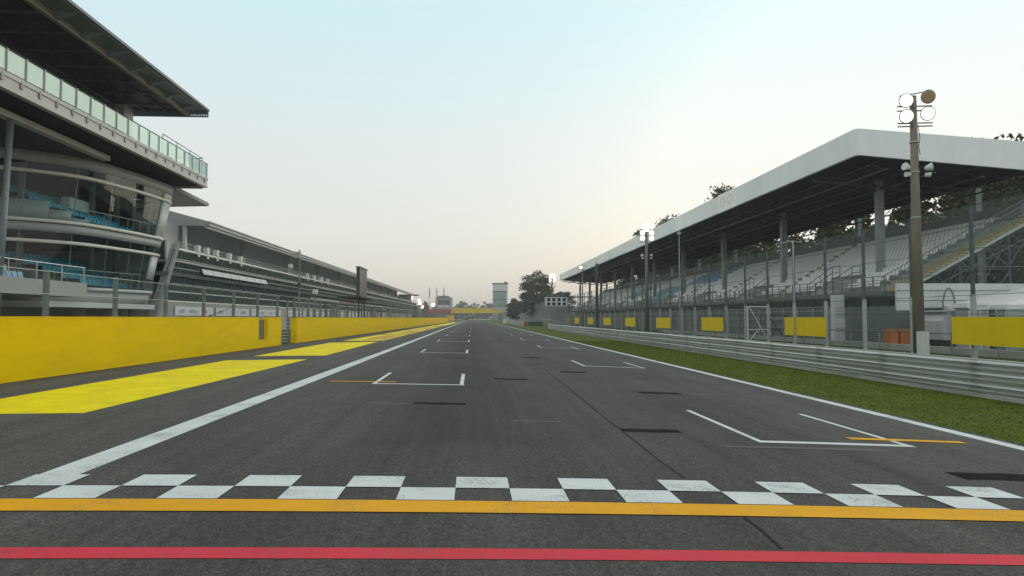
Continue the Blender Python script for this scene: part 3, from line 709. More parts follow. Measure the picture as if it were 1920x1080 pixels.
for y in [7+2.0*i for i in range(58)]: g.box(bx(y)+.02,y,GR-.05,bx(y)+.12,y+.1,GR+.93)
g.build('post', 'galv', ar, kind='stuff')
for j, y in enumerate([9.2+4.0*i for i in range(24)]):
    g = MB()
    for r_ in range(3):
        z = GR+.10+.285*r_; vs = [(bx(yy)+px_-.008, yy, z+pz*.93) for yy in (y-.16, y+.16) for px_, pz in prof]; n = len(prof)
        g.add(vs, [(k, k+1, n+k+1, n+k) for k in range(n-1)]+[(n+k, n+k+1, k+1, k) for k in ()])
        for dy in (-.1, .1): g.tube((bx(y)-.016,y+dy,z+.145), (bx(y)-.03,y+dy,z+.145), .022, n=8)
    g.build('splice_plate', 'galv_splice', ar)
g = MB(); g.box(12.86,4,GR-.05,13.2,108,GR+.085); g.build('concrete_footing', 'concrete', ar)

# --- high debris fence
fe = thing('debris_fence', (23.9,30,GR), 'high wire debris fence on tall steel posts along the right of the track', 'fence')
pl = MB(); pl.box(-.09,-.09,0,.09,.09,3.15); low = pl; up_ = MB(); up_.box(-.07,-.07,3.15,.07,.07,7.45)
PY = [22.6+4.62*i for i in range(82)]
def proto(mbx, name, m):
    o = mbx.build(name, m); o.parent = fe; return o
pa = proto(low, 'post_base', 'galv_pale'); pu = proto(up_, 'post', 'steel_dark')
for i, y in enumerate(PY):
    for q in (pa, pu):
        o = q if i == 0 else q.copy()
        if i: COL.objects.link(o); o.parent = fe
        o.location = (0, y-30, 0)
MB().quad((23.82,20,GR+.2),(23.82,400,GR+.2),(23.82,400,GR+3.1),(23.82,20,GR+3.1)).build('lower_netting', 'net', fe)
MB().quad((23.82,20,GR+3.1),(23.82,400,GR+3.1),(23.82,400,GR+7.4),(23.82,20,GR+7.4)).build('upper_netting', 'net_dark', fe)
MB().quad((23.86,172,GR+.2),(23.86,400,GR+.2),(23.86,400,GR+7.4),(23.86,172,GR+7.4)).build('dense_screen', 'net_dense', fe)
g = MB()
for z in (1.2,2.2,3.1,4.2,5.3,6.4,7.4): g.tube((23.8,20,GR+z),(23.8,400,GR+z),.016,n=4)
g.build('cable', 'steel_dark', fe)

# --- yellow boards on the fence
nm = ['largest yellow board, cut by the right edge of the photo', 'second largest yellow board on the debris fence, left of the white pillar', 'third yellow board from the right on the debris fence', 'fourth yellow board from the right on the debris fence', 'fifth yellow board from the right on the debris fence',
      'sixth yellow board from the right, just right of the dark gantry post', 'small yellow board just left of the dark gantry post', 'smallest and farthest yellow board on the debris fence']
by = [(24.6,32.9),(45.2,51.2),(64.2,70.3),(81.6,88),(99.5,106),(117.5,124),(134.5,141),(152.5,159)]
for n_, (y0, y1) in zip(nm, by):
    t = thing('yellow_board', (23.6,(y0+y1)/2,GR), n_, 'board', 'blank yellow boards along the debris fence')
    MB().box(23.55,y0,.42,23.62,y1,1.74).build('panel', 'board_yellow', t)
    MB().box(23.62,y0+.1,.5,23.68,y1-.1,.6).add([], []).box(23.62,y0+.1,1.5,23.68,y1-.1,1.6).build('back_rail', 'steel_grey', t)

# --- flood light poles
def lamp_head(root, c, r, on, arm):
    c = Vector(c); d = Vector((-.25,-1,-.25)).normalized()
    g = MB(); g.tube(c, c-d*.28, r, r*.5, 18); o = g.build('lamp', 'galv_pale', root, True)
    g = MB(); g.tube(c+d*.005, c+d*.03, r*.84, n=18); l = g.build('lens', 'lamp_on' if on else 'lamp_off', o); return o
def light_pole(y, x, top, lab, lamps, speakers=True, r0=.30, r1=.16):
    t = thing('light_pole', (x,y,GR), lab, 'light pole', 'flood light poles along the debris fence')
    MB().tube((x,y,GR-.1),(x,y,top),r0,r1,16).build('pole', 'wood', t, True)
    for dx, dz, on in lamps:
        lamp_head(t, (x+dx, y-.35, top+dz), .37 if abs(dx) > .1 else .37, on, None)
        if dx > 0: pass
    for z in sorted({round(l[1],2) for l in lamps}):
        MB().tube((x-.95,y-.12,top+z-.5),(x+.95,y-.12,top+z-.42),.035).build('crossarm', 'steel_mid', t)
    MB().tube((x-.8,y-.1,top-.05),(x+.8,y-.1,top+.25),.03).build('crossarm', 'steel_mid', t)
    if speakers:
        for dx in (-.42,.42):
            s_ = 1 if dx > 0 else -1
            MB().tube((x+dx,y-.2,top-3.9),(x+dx+s_*.32,y-.3,top-3.82),.09,.21,12).build('horn_speaker', 'cladding_lt', t)
            MB().tube((x+dx,y-.2,top-4.25),(x+dx+s_*.25,y-.3,top-4.25),.10,.14,10).build('horn_speaker', 'cladding_lt', t)
    for z in (top-2.5,top-4.1,top-6.5,top-8,top-9.5): MB().tube((x,y,z),(x,y,z+.06),r0*.80,n=16).build('band', 'galv_pale', t)
    return t
t = light_pole(35.05, 23.3, 13.45, 'nearest and tallest flood light pole with four round lamps, one of them unlit', [(-.60,-.36,True),(.60,-.12,False),(-.60,-1.19,True),(.56,-1.02,True)])
g = MB(); g.path([(23.5,35,11.9),(23.56,34.95,11.2),(23.44,34.9,10.7),(23.52,34.9,10.3)], .02); g.build('cable', 'black', t)
MB().box(22.9,34.3,GR,23.35,34.65,1.0).build('cabinet', 'cladding_lt', t)
six = [(-.62,0,True),(.05,.25,True),(.62,0,True),(-.62,-.8,True),(.62,-.8,True),(0,-.35,True),(-.62,-1.55,True),(.62,-1.55,True)]
light_pole(91.6, 23.3, 13.9, 'flood light pole with a cluster of lit lamps in front of the white roof edge', six)
light_pole(150.4, 24, 12.9, 'thin pole with one small lamp before the far part of the stand roof', [(-.4,-.2,True)], True, .18, .1)
light_pole(208.6, 24, 14.6, 'lit flood light pole at the far end of the stand roof', six, False)
light_pole(331, 25, 14.6, 'farthest lit flood light pole, in front of the big tree', [(-.5,0,True),(.5,0,True),(-.5,-1,True),(.5,-1,True),(0,-2,True),(0,-3,True)], False)
light_pole(286, 24, 13, 'thin dark pole with a small yellow lamp in front of the big tree', [(0,0,True)], False, .16, .1)
t = thing('thin_mast', (24,79.2,GR), 'slim bare metal mast rising to the stand roof', 'mast'); MB().tube((24,79.2,GR),(24,79.2,11.9),.09,.05).build('mast_pole', 'galv_pale', t)
MB().box(23.8,79.1,11.4,24.2,79.3,11.7).build('top_bracket', 'galv_pale', t)
t = thing('antenna_pole', (23.5,49.5,GR), 'thin pole with a T shaped antenna in front of the white seats', 'antenna')
MB().tube((23.5,49.5,GR),(23.5,49.5,7.4),.05).build('pole', 'galv_pale', t)
g = MB(); g.tube((23.0,49.5,7.35),(24.1,49.4,7.25),.035); g.tube((22.1,49.3,7.1),(23.2,49.6,7.3),.03)
for i in range(4): g.tube((22.3+.3*i,49.2,7.15+.04*i),(22.4+.3*i,49.9,7.15+.04*i),.015)
g.build('antenna', 'galv_pale', t)

# --- gantry with the signal panel
t = thing('signal_gantry', (23.5,130,GR), 'dark steel post with a long arm carrying a panel of dark signal lights', 'gantry')
MB().box(23.3,130,GR,23.75,130.45,12.0).build('post', 'steel_dark', t)
MB().box(14,130.1,5.55,23.3,130.3,5.75).build('arm', 'steel_dark', t)
MB().box(13.6,129.9,3.9,17.8,130.1,5.6).build('panel', 'white', t)
for r_ in range(2):
    for c in range(4): MB().box(14.0+.98*c,129.86,4.02+.82*r_,14.6+.98*c,129.9,4.62+.82*r_).build('signal_light', 'black', t)
for i in range(4): MB().tube((14.4+.9*i,130,5.6),(14.1+.9*i,130,6.0),.05).build('bracket', 'galv_pale', t)

# --- grandstand
gs = thing('grandstand', (33,120,GR), 'long roofed grandstand of white seats with a thick white roof edge', 'grandstand')
Y0, Y1 = 48.7, 214.0; NR = 14; TR, RI = .76, .405
def rowx(k): return 30.2+TR*k
def rowz(k): return 3.72+RI*k
g = MB()
for k in range(NR): g.box(rowx(k)-.1,Y0,rowz(k)-.45,rowx(k)+TR-.1,Y1,rowz(k)+.02*(k % 2)*.1)
g.build('terrace_step', 'concrete', gs)
aisles = [52.5+17.4*i+14.8 for i in range(9)]
seat_rng = random.Random(5)
white = MB(); blue = MB(); near = []
for k in range(NR):
    y = Y0+2.2
    while y < Y1-.4:
        ay = any(abs(y-(a+ .25*(k))) < .55 for a in aisles)
        vom = k < 3 and any(0 < y-(55.4+17.4*i) < 5.4 for i in range(9))
        if not ay and not vom:
            bl = (k >= 7 and 100 < y < 116) or (k < 8 and 112 < y < 128) or (k >= 4 and k < 10 and 140 < y < 152)
            if y < 56 and len(near) < 100 and not bl: near.append((rowx(k)+.3, y, rowz(k)))
            else: seat_geo(blue if bl else white, rowx(k)+.3, y, rowz(k), -1)
        y += .5
sp = MB(); seat_geo(sp, 0, 0, 0, -1); s0 = sp.build('seat', 'white_seat'); s0.parent = gs
for i, (x, y, z) in enumerate(near):
    o = s0 if i == 0 else s0.copy()
    if i: COL.objects.link(o); o.parent = gs
    o.location = (x-33, y-120, z-GR)
white.build('white_seats', 'white_seat', gs, kind='stuff'); blue.build('blue_seats', 'mid_blue_seat', gs, kind='stuff')
for a in aisles:
    g = MB()
    for k in range(NR):
        yy = a+.25*k; g.box(rowx(k)-.12,yy-.5,rowz(k)+.004,rowx(k)+.42,yy+.5,rowz(k)+.22); 
    g.build('aisle_stair', 'step_tan', gs)
# stair openings with railings
for i in range(9):
    yb = 55.5+17.4*i; g = MB()
    for j in range(7): g.box(30.0,yb+.62*(6-j),3.72,31.6,yb+.62*(7-j),3.86+.17*j)
    g.build('access_stair', 'concrete', gs)
    g = MB()
    for x in (29.95,31.65):
        for dz in (.5,1.0): g.path([(x,yb+4.6,3.75+dz),(x,yb+.6,4.95+dz),(x,yb-.6,4.95+dz)], .035)
        for yy, zz in ((yb+4.6,3.75),(yb+2.6,4.35),(yb+.6,4.95),(yb-.6,4.95)): g.tube((x,yy,zz-.1),(x,yy,zz+1.0),.035)
    g.build('stair_railing', 'steel_mid', gs)
g = MB()
for z in (4.25,4.75): g.tube((29.9,Y0,z),(29.9,Y1,z),.03,n=5)
y = Y0
while y < Y1: g.box(29.86,y,3.7,29.94,y+.08,4.76); y += 1.45
g.build('front_railing', 'steel_mid', gs)
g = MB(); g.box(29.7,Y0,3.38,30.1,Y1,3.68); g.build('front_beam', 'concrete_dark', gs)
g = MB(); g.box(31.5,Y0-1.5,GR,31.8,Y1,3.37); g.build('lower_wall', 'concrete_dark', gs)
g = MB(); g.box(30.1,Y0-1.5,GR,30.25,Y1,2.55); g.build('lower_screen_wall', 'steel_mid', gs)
g = MB()
for z in (2.6,2.25,1.55): g.box(29.95,Y0+8,z,30.05,Y1,z+.06)
g.build_each('white_pipe', 'galv_pale', gs)
i = 0
y = Y0-1.2
while y < 150: MB().box(31.35,y,2.6,31.45,y+2.4,3.25).build('window_band', 'teal_glass_wall', gs); y += 3
y = Y0+8
g = MB()
rr = random.Random(9)
while y < 200: g.box(29.98,y,GR,30.08,y+.12,2.55); y += 2.9
g.build_each('screen_post', 'cladding', gs)
for i in range(10): MB().box(33-.27,54+17.45*i,4.6,33.27,54.5+17.45*i,13.2).build('column', 'steel_grey', gs)
for i in range(10): MB().box(41.0,54+17.45*i,GR,41.5,54.5+17.45*i,12.3).build('rear_column', 'steel_grey', gs)
# roof
RY0 = 46.9
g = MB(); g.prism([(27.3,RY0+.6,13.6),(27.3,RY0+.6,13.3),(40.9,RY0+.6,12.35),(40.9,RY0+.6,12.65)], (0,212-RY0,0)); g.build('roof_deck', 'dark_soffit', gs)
g = MB(); n = 6
fp = [(26.95,213.5)]+[(27+1.0-1.0*math.cos(R(a)), RY0+1.0-1.0*math.sin(R(a))) for a in (0,20,45,70,90)]+[(49,RY0-.15)]
fp = [(26.95,213.5)]+[(27.3-.35*math.cos(R(a)), RY0+.35-.35*math.sin(R(a))) for a in (0,18,36,54,72,90)]+[(41.2,RY0)]
def rz(x): return (15.06-.062*(x-27), 13.18-.075*(x-27))
g = MB(); vs = []
for x, y in fp: a, b = rz(x); vs += [(x,y,b),(x,y,a)]
for x, y in fp:
    a, b = rz(x); vs += [(x+.25,y+.25,b),(x+.25,y+.25,a)]
m_ = len(fp); fs = []
for i in range(m_-1):
    a, b, c, d = 2*i, 2*i+1, 2*i+3, 2*i+2; o = 2*m_
    fs += [(a,d,c,b),(a+o,b+o,c+o,d+o),(b,c,c+o,b+o),(a,a+o,d+o,d)]
g.add(vs, fs); g.build('roof_fascia', 'fascia', gs)
for y0, y1 in ((69.2,74.4),(113,119.5),(158,166)):
    o = MB().box(26.91,y0,13.15,26.94,y1,15.1).build('badge_panel', 'badge', gs)
    g = MB()
    for yc in (y0+(y1-y0)*.3,y0+(y1-y0)*.72):
        n = 14; cz = 14.15; ry = (y1-y0)*.16
        for a in range(n):
            t0, t1 = 2*math.pi*a/n, 2*math.pi*(a+1)/n
            g.quad((26.90,yc+ry*math.cos(t0),cz+.55*math.sin(t0)),(26.90,yc+ry*math.cos(t1),cz+.55*math.sin(t1)),(26.90,yc+.6*ry*math.cos(t1),cz+.33*math.sin(t1)),(26.90,yc+.6*ry*math.cos(t0),cz+.33*math.sin(t0)))
        g.build('badge_print', 'badge_mark', o); g = MB()
g = MB()
y = 90
while y < 210: g.box(26.935,y,13.2,26.95,y+.12,15.0); y += 8.5
g.build_each('sheet_joint', 'badge', gs)
# roof trusses
for i in range(10):
    y = 54.25+17.45*i; g = MB()
    g.prism([(27.5,y-.12,12.75),(40.8,y-.12,11.6),(40.8,y-.12,11.8),(27.5,y-.12,12.95)], (0,.24,0)); g.prism([(28,y-.1,13.1),(40.8,y-.1,12.15),(40.8,y-.1,12.3),(28,y-.1,13.25)], (0,.2,0))
    g.path([(33,y,11.9),(30.6,y,13.0)], .12); g.path([(33,y,11.9),(35.6,y,12.9)], .12)
    g.path([(33.1,y,12.1),(33.1,y-2.6,13.0)], .1); g.path([(33.1,y,12.1),(33.1,y+2.6,13.0)], .1)
    g.build('roof_truss', 'steel_dark', gs)
for x in (29.5,33.0,36.6,40.2): 
    g = MB(); zt = 13.35-.067*(x-27); g.box(x-.08,RY0+.5,zt-.9,x+.08,212,zt-.8); g.box(x-.08,RY0+.5,zt-.12,x+.08,212,zt-.02)
    y = RY0+1
    while y < 205: g.tube((x,y,zt-.85),(x,y+1.45,zt-.07),.035,n=4); g.tube((x,y+1.45,zt-.07),(x,y+2.9,zt-.85),.035,n=4); y += 2.9
    g.build('roof_purlin', 'steel_dark', gs)
# near end: outside stair, its railing and the scaffold under it
g = MB(); h = MB()
NS = 28
for j in range(NS):
    x = 30.0+10.6*j/NS; z = 3.72+5.6*j/NS; g.box(x,Y0-1.5,z,x+10.6/NS+.1,Y0-.05,z+.10); h.box(x-.012,Y0-1.52,z-.10,x+.03,Y0-.03,z+.12)
    h.box(x,Y0-1.53,z+.02,x+10.6/NS,Y0-1.50,z+.10)
g.build('end_stair', 'concrete', gs); h.build('step_edge', 'step_yellow', gs)
g = MB()
g.prism([(30,Y0-1.5,3.55),(40.6,Y0-1.5,9.15),(40.6,Y0-1.5,8.9),(30,Y0-1.5,3.3)], (0,.1,0)); g.build('stair_stringer', 'galv_pale', gs)
g = MB()
for dy in (-1.55,-.02):
    g.path([(29.6,Y0+dy,4.6),(30,Y0+dy,4.85),(40.6,Y0+dy,10.4)], .035); g.path([(30,Y0+dy,4.1),(40.6,Y0+dy,9.65)], .02)
    for j in range(46): x = 30+10.6*j/45; z = 3.75+5.6*j/45; g.tube((x,Y0+dy,z),(x,Y0+dy,z+1.08),.018,n=4)
g.build('stair_railing', 'steel_mid', gs)
g = MB(); g.box(40.5,Y0,8.9,40.7,Y1,10.2); g.build('rear_parapet', 'concrete_dark', gs)
g = MB()
nx_ = 6
for yy in (Y0-.8, Y0+1.6):
    xsn = [31.2+1.9*i for i in range(nx_)]
    for i, x in enumerate(xsn):
        zt = 3.3+.528*(x-30); g.tube((x,yy,2.5),(x,yy,zt),.05,n=6)
        zz = 3.9
        while zz < zt: 
            if i < nx_-1: g.tube((x,yy,zz),(xsn[i+1],yy,zz),.035,n=5)
            zz += 1.5
        if i < nx_-1:
            g.tube((x,yy,max(2.5,zt-2.4)),(xsn[i+1],yy,zt+.6),.035,n=5); g.tube((x,yy,zt-.1),(xsn[i+1],yy,max(2.5,zt-1.6)),.035,n=5)
            if zt > 6: g.tube((x,yy,2.6),(xsn[i+1],yy,5.2),.035,n=5)
    g.tube((30.6,yy,2.7),(40.7,yy,7.8),.045,n=5)
g.build('scaffold', 'steel_mid', gs)
g = MB(); g.box(29.65,Y0-1.8,2.22,50,Y0-1.6,4.12); g.build('white_end_panel', 'cladding_lt', gs)
g = MB(); g.box(29.6,Y0-1.84,2.9,50,Y0-1.80,2.93); g.box(29.6,Y0-1.84,3.6,50,Y0-1.80,3.63); g.build('panel_cable', 'steel_dark', gs)
g = MB(); g.box(29.65,Y0-1.75,GR,50,Y0-1.62,2.2); g.build('grey_end_wall', 'steel_mid', gs)
MB().box(31.6,Y0-2.1,2.25,33.0,Y0-1.85,2.4).build('ledge_lamp', 'steel_dark', gs)

# --- things in front of the stand
t = thing('hoop', (33.2,46.4,GR), 'grey tube bent into a tall arch in front of the white panel', 'arch')
g = MB(); g.path([(33.0+.45*-math.cos(R(a)), 46.3, 2.2+1.55*math.sin(R(a))+.0) for a in range(0,181,15)], .07); g.build('tube', 'steel_grey', t)
MB().box(32.4,46.2,GR,33.6,46.4,2.2).build('stand_plate', 'cladding', t)
t = thing('caravan', (32.5,44.5,GR), 'white caravan with a dark skirt parked by the grey end wall', 'caravan')
MB().prism([(30.7,43.6,.25),(30.55,43.6,1.5),(30.9,43.6,2.1),(36,43.6,2.1),(36,43.6,.25)], (0,2.2,0)).build('body', 'skin_white', t)
MB().box(30.5,43.5,2.11,36.1,45.9,2.19).build('roof', 'cladding_lt', t)
MB().box(31,43.62,-.02,36,45.6,.24).build('skirt', 'steel_dark', t)
MB().box(31.5,43.56,1.05,32.6,43.6,1.6).build('window', 'teal_glass_wall', t)
for x in (32.1,34.9):
    wh = MB().tube((x,43.5,.02),(x,43.75,.02),.33,n=18).build('wheel', 'tyre', t); MB().tube((x,43.46,.02),(x,43.5,.02),.16,n=12).build('rim', 'cladding_lt', wh)
for x0, lb in ((27.2,'dull orange crate, left of the two against the grey end wall'),(28.5,'wider orange crate beside the flood light pole base')):
    pass
cx = [(28.3,28.9),(29.0,30.25)]
for (a, b), lb in zip(cx, ('narrow orange bin, left of the two against the grey end wall','wide orange bin, right of the two against the grey end wall')):
    t = thing('orange_bin', ((a+b)/2,46,GR), lb, 'bin', 'orange bins by the stand')
    MB().prism([(a+.05,45.6,GR),(b-.05,45.6,GR),(b,45.6,.82),(a,45.6,.82)], (0,.8,0)).build('body', 'orange', t); MB().box(a-.03,45.55,.83,b+.03,46.45,.92).build('lid', 'orange', t)
t = thing('white_pillar', (28.9,53,GR), 'white square pillar with blurred grey print in front of the stand', 'pillar')
MB().box(28.3,52.8,GR,29.1,53.4,3.5).build('shaft', 'cladding_lt', t)
g = MB()
for z in (2.4,2.2,1.95,1.75,.9,.8,.6): g.box(28.4,52.78,z,29.0,52.795,z+.1)
g.build('print', 'print_grey', t)
MB().box(28.27,52.77,.95,29.13,52.79,1.6).build('pale_plate', 'white', t)
for (x, y, m, lb) in ((24.6,58.5,'white','white tubular frame with crossed braces standing behind the barrier'),(26.9,60,'steel_dark','dark tubular frame with crossed braces beside the white frame')):
    t = thing('braced_frame', (x,y,GR), lb, 'frame'); a, b = x-.95, x+.95; z1 = 2.65 if m == 'white' else 1.9
    for q in (a, b): MB().tube((q,y,GR),(q,y,z1),.06).build('upright', m, t)
    MB().tube((a,y,z1),(b,y,z1),.06).build('top_bar', m, t); MB().tube((a,y,.7),(b,y,.7),.04).build('mid_bar', m, t)
    g = MB(); g.tube((a,y,.0),(b,y,2.3 if m == 'white' else 1.7),.045) if False else g.tube((a+.15,y,z1),(b-.1,y,GR),.05); g.tube((a+.1,y,GR),(a+1.0,y,.8),.04); g.build('brace', m, t)
t = thing('low_wall', (26.7,50,GR), 'low pale concrete wall running behind the fence', 'wall'); MB().box(26.6,20,GR,26.9,96,.06).build('wall_face', 'concrete', t)
lf = thing('low_fence', (26.4,45,GR), 'row of short grey posts in front of the low concrete wall', 'fence')
for i in range(14): MB().box(26.3,30+3.4*i,GR,26.36,30.06+3.4*i,.9).build('post', 'steel_grey', lf)
g = MB(); g.tube((26.33,30,.85),(26.33,74.3,.85),.02); g.build('rail', 'steel_grey', lf)
# white tent with glazed sides
t = thing('pavilion_tent', (36,42,GR), 'white peaked tent with glazed sides behind the nearest yellow board', 'tent')
ex0, ex1, ey0, ey1 = 32.9, 41, 41, 47; ze = 2.5; pkx, pky, pz = 39.5, 44, 4.35
g = MB(); g.add([(ex0,ey0,ze),(ex1,ey0,ze),(ex1,ey1,ze),(ex0,ey1,ze),(pkx,pky,pz)], [(0,1,4),(1,2,4),(2,3,4),(3,0,4),(3,2,1,0)]); g.build('roof', 'tent', t)
g = MB(); g.box(ex0-.04,ey0-.04,ze-.28,ex1,ey0-.01,ze+.02); g.box(ex0-.05,ey0,ze-.28,ex0-.02,ey1,ze+.02); g.build('valance', 'tent', t)
g = MB()
for i in range(8): x = ex0+.02+1.12*i; g.box(x,ey0,GR,x+.09,ey0+.09,ze-.3)
for i in range(8): y = ey0+.8*i; g.box(ex0,y,GR,ex0+.08,y+.08,ze-.3)
for z in (1.9,.9): g.box(ex0,ey0-.005,z,ex1,ey0+.06,z+.1); g.box(ex0-.005,ey0,z,ex0+.06,ey1,z+.1)
g.build('window_frame', 'white', t)
g = MB(); g.quad((ex0+.05,ey0+.05,GR),(ex1,ey0+.05,GR),(ex1,ey0+.05,ze-.3),(ex0+.05,ey0+.05,ze-.3)); g.quad((ex0+.05,ey0+.05,GR),(ex0+.05,ey1,GR),(ex0+.05,ey1,ze-.3),(ex0+.05,ey0+.05,ze-.3)); g.build('pane', 'far_glass', t)
t2 = thing('ticket_booth', (31.9,42.5,GR), 'small white booth with a lettered fascia at the left of the tent', 'booth')
g = MB(); g.prism([(31.1,42,2.62),(32.6,42,2.62),(32.6,42,2.25),(31.5,42,2.2),(31.1,42,2.35)], (0,1.5,0)); g.build('fascia', 'tent', t2)
g = MB(); g.box(31.3,42.1,GR,32.5,43.4,2.2); g.build('body', 'cladding', t2)
g = MB()
for x in (31.25,31.6,31.95,32.45): g.box(x,42.02,GR,x+.06,42.09,2.2)
g.box(31.25,42.02,1.5,32.5,42.09,1.58); g.build('frame', 'white', t2)
g = MB()
for x, ww in ((31.55,.12),(31.8,.12),(31.97,.05),(32.07,.16),(32.28,.16)): g.box(x,41.985,2.36,x+ww,41.998,2.5)
g.build('lettering', 'print_grey', t2)

# ================================================================ FAR END OF THE STRAIGHT
t = thing('yellow_bridge', (1,490,0), 'yellow footbridge spanning the track in the distance', 'bridge')
MB().box(-18.6,490,5.1,14.6,493,8.75).build('deck', 'board_yellow', t); MB().box(14.62,490,5.1,21.0,493,6.9).build('ramp_deck', 'board_yellow', t); MB().box(-19,489.8,8.77,14.6,493.2,8.95).build('top_rail', 'steel_grey', t)
for x in (-17.5,19.6): MB().box(x-1.2,490.2,GR,x+1.2,493,5.08).build('pier', 'concrete_dark', t)
t = thing('control_tower', (20,500,0), 'tall glazed control tower standing right of the yellow bridge', 'tower')
MB().box(14.7,500,GR,25.4,511,9.8).build('base', 'cladding', t)
g = MB(); g.box(14.7,500,9.8,25,511,26.2); g.build('shaft', 'far_glass', t)
for z in (9.8,14.6,20.4): MB().box(14.6,499.85,z,25.1,511,z+.7).build('floor_band', 'steel_dark', t)
MB().box(14.6,499.8,21.2,25.1,500,25.8).build('pale_panel', 'cladding_lt', t); MB().box(14.2,499.4,26.3,25.8,511.5,26.9).build('roof', 'steel_mid', t)
MB().box(24.6,499.7,9.8,25.3,499.85,26.2).build('edge_column', 'white', t)
g = MB()
for i in range(4): g.box(17.2+2.6*i,499.78,9.9,17.4+2.6*i,499.84,20.4)
g.build_each('mullion', 'steel_grey', t)
MB().box(22.8,502,26.95,25,504,27.8).build('roof_cabin', 'steel_dark', t)
t = thing('ramp_building', (32,505,0), 'grey sloping ramp roof at the foot of the control tower', 'building')
MB().prism([(25.5,498,GR),(25.5,498,10),(27,498,10),(38,498,5.0),(38,498,GR)], (0,10,0)).build('ramp', 'cladding', t)
MB().box(22,492,5.2,44,497,5.6).build('flat_roof', 'steel_dark', t); MB().box(22.5,494,GR,30,497,5.1).build('wall', 'cladding', t)
t = thing('far_pavilion', (-18,420,0), 'rounded grey building with a pale roof left of the yellow bridge', 'building')
MB().box(-22.5,425,GR,-12.6,440,13.6).build('wall', 'cladding', t)
MB().prism([(-22.8,424.5,13.6),(-20.5,424.5,15.2),(-15,424.5,15.2),(-12.2,424.5,13.6)], (0,16,0)).build('roof', 'steel_grey', t)
MB().box(-21,424.6,9,-14,424.9,12.4).build('window', 'teal_glass_wall', t); MB().box(-20.8,424.3,8.2,-14.4,424.6,9.6).build('white_screen', 'white', t); MB().box(-20,424.2,10,-16,424.5,11.2).build('red_sign', 'red', t)
t = thing('red_terrace', (-22,400,0), 'red and brown terrace in front of the rounded building', 'terrace')
MB().box(-26,402,4.2,-12,410,6.6).build('wall', 'red', t); MB().box(-27,400,3.6,-9.5,412,4.2).build('deck', 'black_panel', t); MB().box(-12.6,401,4.3,-10,402,7.0).build('orange_sign', 'wall_orange', t)
MB().box(-14,400.5,GR,-10.6,402,3.5).build('base', 'board_yellow', t)
for i, x in enumerate((-26,-21.6,-17.4)):
    t = thing('flagpole', (x,418,0), ('leftmost','middle','rightmost')[i]+' of the three dark flagpoles beside the rounded building', 'flagpole', 'flagpoles by the rounded building')
    MB().tube((x,418,GR),(x,418,20.5),.16,.1).build('pole', 'steel_grey', t)
    MB().prism([(x,418,20.3),(x+.5,418,17.5),(x+.35,418,13.8),(x,418,14.5)], (0,.08,0)).build('furled_flag', 'steel_dark', t)
for i, (x, y, z, m) in enumerate(((-24,270,9.4,'lamp_red'),(-30.5,400,11.7,'lamp_red'),(-30.4,402,10,'lamp_red'),(-29,404,8,'lamp_amber'),(-22,390,9.0,'lamp_red'))):
    t = thing('far_lamp', (x,y,GR), ('lit white lamp at the end of the pit building roof','upper of two pink lit lamps left of the flagpoles','lower of two pink lit lamps left of the flagpoles','small amber lamp left of the flagpoles','bright lit lamp in front of the red terrace')[i], 'lamp')
    MB().tube((x,y,GR),(x,y,z-.5),.12).build('pole', 'steel_grey', t)
    r_ = .8 if i < 1 else .75; MB().box(x-r_,y-.15,z-r_,x+r_,y+.15,z+r_).build('lamp_head', m, t)
# concrete block wall with a red end, right verge far away
t = thing('concrete_barrier', (14,190,GR), 'pale concrete barrier with a red end on the far right verge', 'barrier')
MB().box(12.3,165,GR,12.8,280,.75).build('wall_face', 'concrete', t); MB().box(12.2,164,GR,12.95,164.9,.8).build('red_end', 'red', t)
t = thing('green_screen', (16,172,GR), 'dark green screen between the two barriers', 'screen'); MB().box(13.8,170,GR,17.2,171,.7).build('panel', 'hedge_green', t)
t = thing('white_marker', (11.5,210,GR), 'small white marker box on the far right verge', 'marker'); MB().box(10.9,250,GR,12.4,250.5,1.2).build('board', 'white', t); MB().box(11.2,249.95,.3,12.1,250,.9).build('face', 'cladding_lt', t)
# vehicles under the bridge
def far_car(x, y, m, lab, L_=4.6, W=1.8, H=1.45):
    t = thing('parked_car', (x,y,GR), lab, 'car', 'vehicles beyond the bridge'); z = GR
    MB().prism([(x-L_/2,y,z+.35),(x-L_/2,y,z+.85),(x-L_*.28,y,z+.95),(x-L_*.17,y,z+H),(x+L_*.22,y,z+H),(x+L_*.36,y,z+.95),(x+L_/2,y,z+.85),(x+L_/2,y,z+.35)], (0,W,0)).build('body', m, t)
    MB().prism([(x-L_*.25,y-.02,z+.97),(x-L_*.155,y-.02,z+H-.08),(x+L_*.2,y-.02,z+H-.08),(x+L_*.33,y-.02,z+.97)], (0,W+.04,0)).build('window', 'teal_glass_wall', t)
    for dx in (-.3,.3): MB().tube((x+dx*L_,y-.05,z+.33),(x+dx*L_,y+W+.05,z+.33),.33,n=14).build('wheel', 'tyre', t)
far_car(-.5, 575, 'board_yellow', 'yellow vehicle beyond the bridge, left of the white one', 9, 2.4, 3.6)
far_car(8.5, 570, 'white', 'white vehicle parked beyond the bridge', 6, 2.2, 2.2)
far_car(-4.5, 560, 'black', 'small dark vehicle on the track beyond the bridge', 4, 1.8, 1.5)
far_car(13.5, 566, 'white', 'small pale car at the right beyond the bridge', 4.2, 1.8, 1.4)

